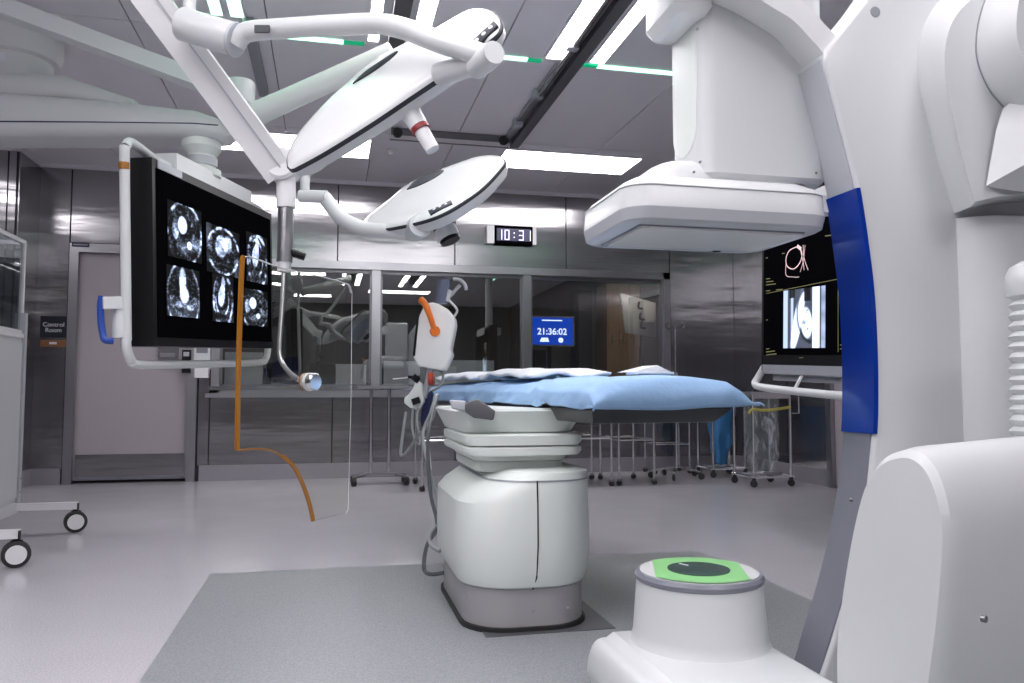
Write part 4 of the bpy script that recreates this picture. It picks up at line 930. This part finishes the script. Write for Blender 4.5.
# tube handle frame below it and pole to the ceiling
MB().tube(smooth_path([rp_(-.02, .01, -.02), rp_(-.05, -.05, .0), rp_(-.03, -.085, .03), rp_(.1, -.1, .05), rp_(.6, -.11, .05), rp_(1.2, -.11, .05)], 5), .02, 12).build('frame_tube', 'white', rm)
for u in (.36, .95): MB().bar(rp_(u, -.1, .04), rp_(u, -.01, -.01), .012, .012).build('frame_stay', 'offwhite', rm)
MB().obox(rp_(RW/2, -.035, -.05), (RW*.9, .05, .06), RR, .008).build('lower_housing', 'grey_plastic', rm)
c = rp_(RW*.55, RH+.02, -.12); MB().box((c.x-.14, c.y-.3, c.z-.05), (c.x+.14, c.y+.3, c.z+.06), .02).build('carrier_beam', 'white', rm)
MB().tube([c+V((0, 0, .04)), V((c.x, c.y, ZC))], .06, 18).build('ceiling_tube', 'white', rm)
# ---------------------------------------------------------------- wall things
def wall_pt(px, py): return onY(px, py, YB)
a, b = wall_pt(486, 226), wall_pt(535, 246)
ck = thing('wall_clock', 'black digital wall clock with grey ends reading 10:31', 'clock', ((a.x+b.x)/2, YB-.03, b.z))
zc0, zc1 = wall_pt(510, 245).z, wall_pt(510, 227.5).z
MB().box((a.x, YB-.06, zc0), (b.x, YB, zc1), .012, 3).build('clock_body', 'offwhite', ck)
MB().box((a.x+.075, YB-.064, zc0-.004), (b.x-.04, YB-.01, zc1+.004), .003).build('clock_face', 'black_gloss', ck)
MB().box((a.x+.10, YB-.066, zc0+.03), (b.x-.06, YB-.06, zc1-.025), .001).build('display', 'clock_bg', ck)
cx_ = (a.x+b.x)/2+.022; cz_ = (zc0+zc1)/2; dg = {'1': 'bc', '0': 'abcdef', '3': 'abcdg'}
dh, dw_ = .052, .050
for i, ch in enumerate('10:31'):
    x = cx_+(i-2)*.075; mb = MB(); y = YB-.0665; t = .009
    if ch == ':':
        for z in (-.022, .022): mb.box((x-.006, y, cz_+z-.006), (x+.006, y+.003, cz_+z+.006))
    else:
        for sgm in dg[ch]:
            h = dw_/2
            if sgm == 'a': mb.box((x-h, y, cz_+dh-t), (x+h, y+.003, cz_+dh))
            if sgm == 'd': mb.box((x-h, y, cz_-dh), (x+h, y+.003, cz_-dh+t))
            if sgm == 'g': mb.box((x-h, y, cz_-t/2), (x+h, y+.003, cz_+t/2))
            if sgm == 'b': mb.box((x+h-t, y, cz_), (x+h, y+.003, cz_+dh))
            if sgm == 'c': mb.box((x+h-t, y, cz_-dh), (x+h, y+.003, cz_))
            if sgm == 'e': mb.box((x-h, y, cz_-dh), (x-h+t, y+.003, cz_))
            if sgm == 'f': mb.box((x-h, y, cz_), (x-h+t, y+.003, cz_+dh))
    mb.build('digit', 'clock_digit', ck)
a, b = wall_pt(41, 316), wall_pt(67, 338)
sg = thing('door_sign', 'dark blue sign reading Control Room', 'sign', ((a.x+b.x)/2, YB-.01, b.z))
MB().box((a.x, YB-.012, b.z), (b.x, YB, a.z), .003).build('sign_plate', 'sign_dark', sg)
for i, w_ in enumerate(('Control', 'Room')): text_mesh(w_, .055, ((a.x+b.x)/2, YB-.013, (a.z+b.z)/2+.02-.05*i), (1, 0, 0), (0, 0, 1), 'print_white', 'lettering', sg)
a, b = wall_pt(41, 340), wall_pt(66, 347)
sg = thing('slide_sign', 'brown wooden slider plate below the dark blue sign', 'sign', ((a.x+b.x)/2, YB-.01, b.z))
MB().box((a.x, YB-.014, b.z), (b.x, YB, a.z), .003).build('plate', 'brown_wood', sg)
MB().box(((a.x+b.x)/2-.03, YB-.017, (a.z+b.z)/2-.008), ((a.x+b.x)/2+.03, YB-.012, (a.z+b.z)/2+.012), .002).build('slider', 'print_white', sg)
a, b = wall_pt(31, 340), wall_pt(34, 347)
a, b = wall_pt(73, 243), wall_pt(90, 247.5)
sg = thing('number_sign', 'narrow dark blue plate on the door head', 'sign', ((a.x+b.x)/2, YB-.03, b.z))
MB().box((a.x, YB-.03, b.z), (b.x, YB-.02, a.z), .002).build('sign_plate', 'navy', sg)
MB().box((a.x+.01, YB-.032, b.z+.012), (b.x-.01, YB-.03, a.z-.012)).build('pale_line', 'grey_plastic', sg)
a, b = wall_pt(196, 346), wall_pt(211, 378)
ds = thing('soap_dispenser', 'white wall dispenser between the door and window', 'dispenser', ((a.x+b.x)/2, YB-.05, b.z))
MB().box((a.x, YB-.1, b.z+.08), (b.x, YB, a.z), .012, 3).build('dispenser_body', 'white', ds)
MB().box((a.x+.01, YB-.11, b.z), (b.x-.01, YB, b.z+.09), .01).build('drip_tray', 'offwhite', ds)
MB().box((a.x+.02, YB-.103, a.z-.07), (b.x-.02, YB-.098, a.z-.02), .002).build('front_window', 'rim_grey', ds)
a, b = wall_pt(183, 350), wall_pt(191, 373)
cr_ = thing('card_reader', 'dark card reader on the steel wall by the door frame', 'card reader', ((a.x+b.x)/2, YB-.04, b.z))
MB().box((a.x, YB-.045, b.z), (b.x, YB-.02, a.z), .006).build('reader_body', 'black', cr_)
MB().box((a.x+.012, YB-.047, a.z-.06), (b.x-.012, YB-.044, a.z-.02), .002).build('reader_light', 'mid_grey', cr_)

# ---------------------------------------------------------------- wheeled cabinet at the side
def caster(parent, p, r=.06, ang=0.0):
    """twin-wheel swivel caster, floor point p; becomes a part with sub-parts"""
    p = V(p); d = V((math.cos(ang), math.sin(ang), 0)); n = V((-d.y, d.x, 0))
    st = MB().box((p.x-.014, p.y-.014, 2*r-.005), (p.x+.014, p.y+.014, 2*r+.045), .002).obox(p+V((0, 0, 2*r-.012)), (.05, .03, .03), Matrix.Rotation(ang, 3, 'Z'), .006).build('caster', 'black', parent)
    for s_ in (-1, 1):
        MB().lathe([(r*.7, -.013), (r, -.009), (r, .009), (r*.7, .013)], p+n*s_*.018+V((0, 0, r)), n, 22).build('tyre', 'rubber', st)
        MB().lathe([(r*.72, -.0145), (r*.72, .0145)], p+n*s_*.018+V((0, 0, r)), n, 22).build('wheel_disc', 'offwhite', st)
cart = thing('wheeled_cabinet', 'white wheeled cabinet with a glazed upper case', 'cabinet', (-2.1, 4.6, 0))
cX = at(20, 500, 4.75).x; cy0, cy1_ = 4.22, at(20, 500, 4.75).y
w_ = .62; xa, xb = cX-w_, cX
ztop_ = onX(20, 238, cX).z; zmid = onX(18, 338, cX).z; zb0 = onX(16, 515, cX).z
zmid = at(20, 338, 4.7).z; ztop_ = at(22, 240, 4.7).z; zb0 = max(.18, at(18, 514, 4.7).z)
MB().box((xa, cy0, zb0), (xb-.012, cy1_-.02, zmid), .006).build('cabinet_body', 'white', cart)
MB().box((xb-.012, cy0+.03, zb0+.03), (xb-.004, cy1_-.045, zmid-.03), .002).build('side_panel', 'white', cart)
for y in (cy0, cy1_-.035):
    MB().box((xb-.03, y, zb0-.02), (xb+.005, y+.035, zmid+.15 if y > cy0 else zmid), .004).build('corner_post', 'mid_grey', cart)
MB().box((xa, cy0, zmid), (xb, cy1_, zmid+.025), .004).build('shelf_top', 'offwhite', cart)
fr_ = MB()
for x in (xa+.01, xb-.035):
    for y in (cy0+.01, cy1_-.035): fr_.box((x, y, zmid+.025), (x+.022, y+.022, ztop_), .002)
for z in (zmid+.025, ztop_-.022):
    for y in (cy0+.01, cy1_-.035): fr_.box((xa+.01, y, z), (xb-.013, y+.022, z+.022), .002)
    for x in (xa+.01, xb-.035): fr_.box((x, cy0+.01, z), (x+.022, cy1_-.013, z+.022), .002)
fr_.build('glass_case_frame', 'offwhite', cart)
MB().box((xb-.028, cy0+.032, zmid+.047), (xb-.024, cy1_-.035, ztop_-.022)).build('pane', 'cart_glass', cart)
MB().box((xa+.03, cy1_-.028, zmid+.047), (xb-.035, cy1_-.024, ztop_-.022)).build('pane', 'cart_glass', cart)
MB().box((xa+.02, cy0+.02, zb0-.06), (xb+.0, cy1_-.02, zb0), .006).build('base_frame', 'white', cart)
for y, xw in ((cy0+.02, -1.44), (cy1_-.06, -1.46)):
    MB().box((xa-.1, y, .135), (xw+.01, y+.045, .175), .004).build('outrigger', 'offwhite', cart)
    caster(cart, (xw, y+.02, 0), .062, .35); caster(cart, (xa-.08, y+.02, 0), .062, .2)
for z in (.24, .32): MB().lathe([(.007, 0), (.007, .004), (0, .004)], (xb+.004, cy1_-.018, z), (1, 0, 0), 10).build('screw', 'grey_plastic', cart)
tw_ = MB().surf(lambda s, t: (xb+.02+.01*math.sin(s*9), cy0-.02+s*.25, ztop_+.16-t*.75-.015*math.sin(s*5)), 12, 6)
o = tw_.build('hanging_cloth', 'sheet_white', None, 'pale cloth hanging over the edge of the glazed cabinet', 'cloth', angle=80, recalc=False)
md = o.modifiers.new('thickness', 'SOLIDIFY'); md.thickness = .004
MB().box((xa+.05, cy0+.05, ztop_), (xb-.02, cy0+.25, ztop_+.16), .02).build('storage_box', 'white', None, 'white box on top of the glazed cabinet', 'box')

# ---------------------------------------------------------------- steel tables, poles and hampers at the back wall
def steel_table(x0, x1, y0, y1, h, label, shelf=None, group='steel instrument tables', cr=.023):
    t = thing('instrument_table', label, 'table', ((x0+x1)/2, (y0+y1)/2, 0), group)
    MB().box((x0-.02, y0-.02, h-.03), (x1+.02, y1+.02, h), .006).build('table_top', 'steel_frame', t)
    for x in (x0, x1):
        for y in (y0, y1):
            MB().tube([(x, y, cr*2), (x, y, h-.03)], .0135, 12).build('leg', 'chrome', t)
            c = MB().lathe([(.016, 0), (.02, .012), (.012, .03)], (x, y, cr*2-.01), seg=12).build('caster', 'steel_dark', t)
            MB().lathe([(cr, -.012), (cr, .012)], (x, y, cr), (.8, .6, 0), 16).build('wheel', 'rubber', c)
    if shelf:
        for y in (y0, y1): MB().tube([(x0, y, shelf), (x1, y, shelf)], .008, 8).build('stretcher', 'chrome', t)
        for x in (x0, x1): MB().tube([(x, y0, shelf), (x, y1, shelf)], .008, 8).build('stretcher', 'chrome', t)
    return t
# overbed-style T table with two posts
q = onZ(384, 484, 0); 
ot = thing('mayo_table', 'steel instrument table on two posts with a splayed base', 'table', (q.x, q.y, 0))
xa_, xb_ = onY(371, 430, q.y).x, onY(389, 430, q.y).x
hz = onY(380, 387, q.y).z
MB().box((onY(358, 388, q.y).x, q.y-.18, hz-.015), (onY(407, 388, q.y).x, q.y+.2, hz+.012), .006).build('table_top', 'steel_frame', ot)
for x in (xa_, xb_): MB().tube([(x, q.y, .09), (x, q.y, hz)], .017, 14).build('post', 'chrome', ot)
MB().box((xa_-.06, q.y-.03, .075), (xb_+.06, q.y+.03, .1), .008).build('base_bar', 'steel_frame', ot)
for x, s_ in ((xa_-.05, -1), (xb_+.05, 1)):
    MB().bar((x, q.y, .085), (x+s_*.10, q.y-.12, .075), .04, .02, bev=.004).build('foot', 'steel_frame', ot)
    for (xx, yy) in ((x+s_*.10, q.y-.13), (x+s_*.1, q.y+.1)):
        MB().lathe([(.03, -.02), (.035, -.015), (.035, .015), (.03, .02)], (xx, yy, .036), (1, .2, 0), 16).build('caster', 'rubber', ot)
    MB().bar((x, q.y, .085), (x+s_*.10, q.y+.1, .075), .04, .02, bev=.004).build('foot', 'steel_frame', ot)
# long low table behind the pedestal
pA, pB = onZ(418, 487, 0), onZ(575, 478, 0)
steel_table(pA.x, onY(606, 480, 6.85).x, 6.7, 7.25, .80, 'long steel table behind the table pedestal', .42)
steel_table(onY(618, 480, 6.75).x, onY(653, 480, 6.75).x, 6.72, 7.22, .82, 'small steel table under the drape end, next to the long table', .40)
steel_table(onY(655, 480, 7.55).x, onY(690, 480, 7.55).x, 7.55, 7.8, .78, 'small steel table beside the infusion stand', .30)
# infusion stand
q = onZ(677, 478, 0)
iv = thing('infusion_stand', 'slim chrome infusion stand with hooks at the window end', 'infusion stand', (q.x, q.y, 0))
zt_ = onY(677, 326, q.y).z
MB().tube([(q.x, q.y, .1), (q.x, q.y, zt_*.68)], .0125, 12).build('lower_pole', 'chrome', iv)
MB().tube([(q.x, q.y, zt_*.66), (q.x, q.y, zt_)], .009, 12).build('upper_pole', 'chrome', iv)
MB().tube([(q.x, q.y, zt_*.64), (q.x, q.y, zt_*.69)], .02, 12).build('pole_clamp', 'grey_plastic', iv)
for k in range(4):
    an = k*math.pi/2+.3; dx, dy = math.cos(an), math.sin(an)
    MB().tube([(q.x, q.y, zt_-.02), (q.x+dx*.09, q.y+dy*.09, zt_-.03), (q.x+dx*.12, q.y+dy*.12, zt_-.01), (q.x+dx*.12, q.y+dy*.12, zt_+.02), (q.x+dx*.09, q.y+dy*.09, zt_+.03)], .005, 8, 3).build('hook', 'steel_dark', iv)
for k in range(5):
    an = k*2*math.pi/5+.4; dx, dy = math.cos(an), math.sin(an)
    f = MB().bar((q.x, q.y, .11), (q.x+dx*.24, q.y+dy*.24, .075), .025, .02, bev=.004).build('foot', 'chrome', iv)
    MB().lathe([(.025, -.012), (.03, -.008), (.03, .008), (.025, .012)], (q.x+dx*.25, q.y+dy*.25, .031), (-dy, dx, 0), 16).build('caster', 'rubber', f)
# linen hampers
def hamper(c, w, d_, h, label, rot=0):
    t = thing('linen_hamper', label, 'hamper', (c[0], c[1], 0), 'linen hampers')
    for sx_ in (-1, 1):
        for sy_ in (-1, 1):
            MB().tube([(c[0]+sx_*w/2, c[1]+sy_*d_/2, .07), (c[0]+sx_*w/2, c[1]+sy_*d_/2, h)], .012, 10).build('leg', 'chrome', t)
            MB().lathe([(.026, -.014), (.031, -.01), (.031, .01), (.026, .014)], (c[0]+sx_*w/2, c[1]+sy_*d_/2, .032), (.5, .9, 0), 16).box((c[0]+sx_*w/2-.012, c[1]+sy_*d_/2-.012, .04), (c[0]+sx_*w/2+.012, c[1]+sy_*d_/2+.012, .08)).build('caster', 'rubber', t)
    for sy_ in (-1, 1): MB().tube([(c[0]-w/2-.03, c[1]+sy_*d_/2, .085), (c[0]+w/2+.03, c[1]+sy_*d_/2, .085)], .012, 8).build('base_tube', 'chrome', t)
    for sx_ in (-1, 1): MB().tube([(c[0]+sx_*w/2, c[1]-d_/2, .085), (c[0]+sx_*w/2, c[1]+d_/2, .085)], .012, 8).build('base_tube', 'chrome', t)
    MB().box((c[0]-w/2, c[1]-d_/2-.008, h-.03), (c[0]+w/2, c[1]-d_/2+.008, h+.03), .003).box((c[0]-w/2, c[1]+d_/2-.008, h-.03), (c[0]+w/2, c[1]+d_/2+.008, h+.03), .003).box((c[0]-w/2-.008, c[1]-d_/2, h-.03), (c[0]-w/2+.008, c[1]+d_/2, h+.03), .003).box((c[0]+w/2-.008, c[1]-d_/2, h-.03), (c[0]+w/2+.008, c[1]+d_/2, h+.03), .003).build('top_rim', 'chrome', t)
    return t
q = onZ(752, 487, 0); q2 = onZ(795, 487, 0); hw = .36
hc = ((q.x+q2.x)/2, (q.y+q2.y)/2+.18)
hzt = onY(775, 395, hc[1]).z
H1 = hamper(hc, hw, .34, hzt, 'chrome linen hamper with a clear plastic bag by the steel side wall')
MB().tube([(hc[0]+hw/2+.02, hc[1]-.17, hzt-.16), (hc[0]+hw/2+.09, hc[1]-.17, hzt-.16), (hc[0]+hw/2+.09, hc[1]-.17, hzt+.0), (hc[0]+hw/2, hc[1]-.17, hzt+.02)], .007, 8).build('push_handle', 'chrome', H1)
MB().box((hc[0]-.05, hc[1]-.16, .1), (hc[0]+.1, hc[1]-.10, .125), .004).build('foot_pedal', 'steel_frame', H1)
def bag(c, w, d_, z0, z1, m, name, lab, seed, wob=.022, drop=None):
    r = random.Random(seed); ph = [r.uniform(0, 6.3) for _ in range(6)]; N = 40; K = 22; rings = []
    for k in range(K+1):
        t = k/K; z = z1-(z1-z0)*t; e = 1-(drop or .12)*t-.28*max(0, t-.82)*4*(0 if drop else 1)
        rr_ = []
        for i, (x, y) in enumerate(rrect(w*e, d_*e, min(w, d_)*.25*e+.01, N//4-1)):
            a_ = math.atan2(y, x); f = 1+wob/w*3*(.2+t)*(math.sin(a_*5+ph[0]+t*4)*.5+math.sin(a_*9+ph[1]-t*9)*.4+math.sin(a_*3+ph[2]+t*14)*.5)
            zz = z+(.02*math.sin(a_*4+ph[3]) if k == K else .012*math.sin(a_*7+t*9)*t)
            rr_.append(V((c[0]+x*f, c[1]+y*f, zz)))
        rings.append(rr_)
    mb = MB(); mb.loft(rings, cap=False); mb.poly(rings[-1])
    return mb.build(name, m, None, lab, 'bag', angle=80)
bag(hc, hw-.085, .25, .13, hzt+.01, 'clear_wrap', 'plastic_bag', 'crumpled clear plastic bag hung in the chrome hamper', 4, .008)
yb_ = MB(); yz = onY(775, 409, hc[1]).z
pts = [V((hc[0]-hw/2-.06, hc[1]-.21, yz-.03)), V((hc[0]-hw/2-.02, hc[1]-.20, yz)), V((hc[0]-.05, hc[1]-.20, yz-.005)), V((hc[0]+hw/2-.01, hc[1]-.195, yz+.02))]
yb_.tube(smooth_path(pts, 4), .012, 8); yb_.build('yellow_tie', 'yellow', None, 'yellow tie band around the rim of the clear plastic bag', 'tie band')
q = onZ(733, 478, 0); h2c = (onY(741, 470, q.y).x-.1, q.y+.2)
H2 = hamper(h2c, .34, .32, .72, 'linen hamper with a blue bag, half hidden by the table end')
bag((h2c[0]-.01, h2c[1]), .28, .25, .12, .74, 'bag_blue', 'linen_bag', 'blue linen bag hanging in the hamper behind the table end', 9, .02, .6)

# ---------------------------------------------------------------- control room behind the glass
dk = thing('control_desk', 'long pale desk below the observation window in the control room', 'desk', (1.0, 8.6, 0))
MB().box((-2.2, 8.15, .70), (3.9, 8.85, .74), .006).build('desk_top', 'control_grey', dk)
for x in (-2.15, -.6, 1.0, 2.5, 3.8): MB().box((x-.02, 8.2, 0), (x+.02, 8.8, .70)).build('leg', 'control_grey', dk)
def desk_monitor(px0, px1, pyt, pyb, y, lab, m='offwhite', back=True):
    a, b = onY(px0, pyt, y), onY(px1, pyb, y)
    t = thing('desk_monitor', lab, 'monitor', ((a.x+b.x)/2, y, .74), 'monitors on the control desk')
    z0 = max(b.z, .80)
    MB().box((a.x, y, z0), (b.x, y+.05, a.z), .008).build('casing', m, t)
    MB().box((a.x+.05, y-.025, z0+.04), (b.x-.05, y, a.z-.05), .01).build('back_cover', m, t)
    MB().box((a.x+.015, y+.048, z0+.02), (b.x-.015, y+.053, a.z-.015)).build('screen', 'black_gloss', t)
    cx = (a.x+b.x)/2
    MB().box((cx-.03, y-.02, .75), (cx+.03, y+.02, z0+.1)).box((cx-.11, y-.09, .74), (cx+.11, y+.09, .755), .004).build('stand', m, t)
desk_monitor(336, 366, 364, 388, 8.45, 'small pale monitor back next to the middle of the desk')
desk_monitor(384, 420, 361, 388, 8.4, 'pale monitor back behind the two-post steel table')
desk_monitor(434, 494, 360, 388, 8.45, 'wide white monitor back behind the orange-handled injector', 'white')
desk_monitor(225, 262, 352, 388, 8.45, 'white monitor back seen below the hanging monitor', 'white')
desk_monitor(272, 300, 357, 388, 8.5, 'dark blue monitor back beside the shield knob', 'navy')
desk_monitor(531, 546, 350, 388, 8.5, 'dark monitor edge below the blue screen', 'black')
# blue wall display
yb2 = 10.2; a, b = onY(528, 317, yb2), onY(573, 345, yb2)
bs = thing('wall_display', 'blue wall display showing the time 21:36:02', 'display', ((a.x+b.x)/2, yb2, b.z))
MB().box((a.x-.02, yb2, b.z-.02), (b.x+.02, yb2+.05, a.z+.02), .005).build('casing', 'grey_plastic', bs)
MB().box((a.x, yb2-.004, b.z), (b.x, yb2+.002, a.z)).build('screen', 'screen_blue', bs)
cx = (a.x+b.x)/2+.02; cz = (a.z+b.z)/2
text_mesh('21:36:02', .12, (cx, yb2-.006, cz-.01), (1, 0, 0), (0, 0, 1), 'screen_text', 'time_text', bs, bold=.002)
MB().box((cx-.14, yb2-.006, cz+.135), (cx+.14, yb2-.004, cz+.15)).build('date_line', 'screen_text', bs)
MB().prism([(cx-.17, yb2-.006, cz-.145), (cx-.04, yb2-.006, cz-.145), (cx-.06, yb2-.006, cz-.09), (cx-.15, yb2-.006, cz-.09)], (0, .002, 0)).build('emblem', 'screen_text', bs)
MB().lathe([(.035, 0), (.035, .002)], (cx+.12, yb2-.006, cz-.12), (0, 1, 0), 20).build('emblem', 'screen_text', bs)
MB().tube([((a.x+b.x)/2, yb2+.06, 0), ((a.x+b.x)/2, yb2+.06, cz)], .03, 12).box(((a.x+b.x)/2-.25, yb2-.1, 0), ((a.x+b.x)/2+.25, yb2+.2, .03)).build('floor_stand', 'black', bs)
# wood cabinet, counter and white panel with hooks
yc = 10.55
x0_, x1_ = onY(607, 330, yc).x, 4.25
wc = thing('wood_cabinet', 'brown wood cabinet wall with counter in the control room', 'cabinet', ((x0_+x1_)/2, yc, 0))
MB().box((x0_, yc, 0), (x1_, 10.98, 2.35), .004).build('cabinet_body', 'cabinet_wood', wc)
MB().box((x0_+.02, yc-.42, .82), (x1_, yc, .87), .004).build('counter', 'control_grey', wc)
MB().box((x0_+.06, yc-.38, 0), (x1_, yc, .82), .004).build('base_unit', 'cabinet_wood', wc)
for k in range(3):
    xx = x0_+.02+k*(x1_-x0_)/3; d_ = MB().box((xx, yc-.02, 1.45), (xx+(x1_-x0_)/3-.01, yc, 2.33), .003).build('door', 'cabinet_wood', wc)
    MB().box((xx+.04, yc-.04, 1.5), (xx+.055, yc-.02, 1.62), .003).build('handle', 'steel_dark', d_)
yp = 9.75; pp = [(621, 293), (656, 303), (656, 337), (626, 333)]
wp = thing('hook_board', 'white board with black hooks hanging by the wood cabinet', 'board', onY(640, 335, yp))
MB().prism([onY(x, y, yp) for x, y in pp], (0, .04, 0), .006).build('board', 'white', wp)
for px, py in ((639.5, 306), (641, 317), (642, 325.5)):
    c = onY(px, py, yp); MB().tube([c+V((0, 0, .05)), c+V((-.03, -.05, .03)), c+V((-.04, -.07, -.03)), c+V((.02, -.06, -.04))], .014, 8, 3).build('hook', 'black', wp)
a, b = onY(645, 302, yp-.07), onY(654, 322, yp-.07); MB().box((a.x, yp-.07, b.z), (b.x, yp, a.z), .01).build('white_pouch', 'offwhite', wp)
MB().bar(onY(642, 330, yp+.02), V((onY(642, 330, yp).x, yp+.02, 0)), .03, .03).box((onY(642, 330, yp).x-.2, yp-.15, 0), (onY(642, 330, yp).x+.2, yp+.2, .03)).build('board_stand', 'steel_dark', wp)
# dark tall cupboard left of the wood cabinet
x2, x3 = onY(578, 330, 10.6).x, onY(592, 330, 10.6).x
tc_ = thing('tall_cupboard', 'tall dark cupboard between blue display and wood cabinet', 'cabinet', ((x2+x3)/2, 10.7, 0))
MB().box((x2, 10.6, 0), (x3, 10.98, 2.25), .006).build('cupboard_body', 'black', tc_)
MB().box((x2+.01, 10.585, .05), (x3-.01, 10.6, 2.2), .004).build('door', 'label_dark', tc_)
# swivel chair in the control room
def office_chair(x, y, label):
    t = thing('office_chair', label, 'chair', (x, y, 0), 'control room chairs')
    MB().box((x-.24, y-.23, .44), (x+.24, y+.23, .52), .03, 3).build('seat', 'black', t)
    MB().box((x-.22, y+.22, .6), (x+.22, y+.29, 1.1), .03, 3).build('backrest', 'black', t)
    MB().box((x-.03, y+.2, .46), (x+.03, y+.27, .7), .005).build('back_post', 'grey_plastic', t)
    MB().tube([(x, y, .09), (x, y, .44)], .025, 12).build('gas_column', 'steel_dark', t)
    for k in range(5):
        an = k*2*math.pi/5; dx, dy = math.cos(an), math.sin(an)
        f = MB().bar((x, y, .1), (x+dx*.28, y+dy*.28, .07), .04, .025).build('foot', 'grey_plastic', t)
        MB().lathe([(.028, -.02), (.028, .02)], (x+dx*.28, y+dy*.28, .03), (-dy, dx, 0), 12).build('caster', 'rubber', f)
office_chair(.55, 9.4, 'black office chair behind the control desk near the white C-arm reflection')
office_chair(-.6, 9.45, 'black office chair in the control room behind the shield')
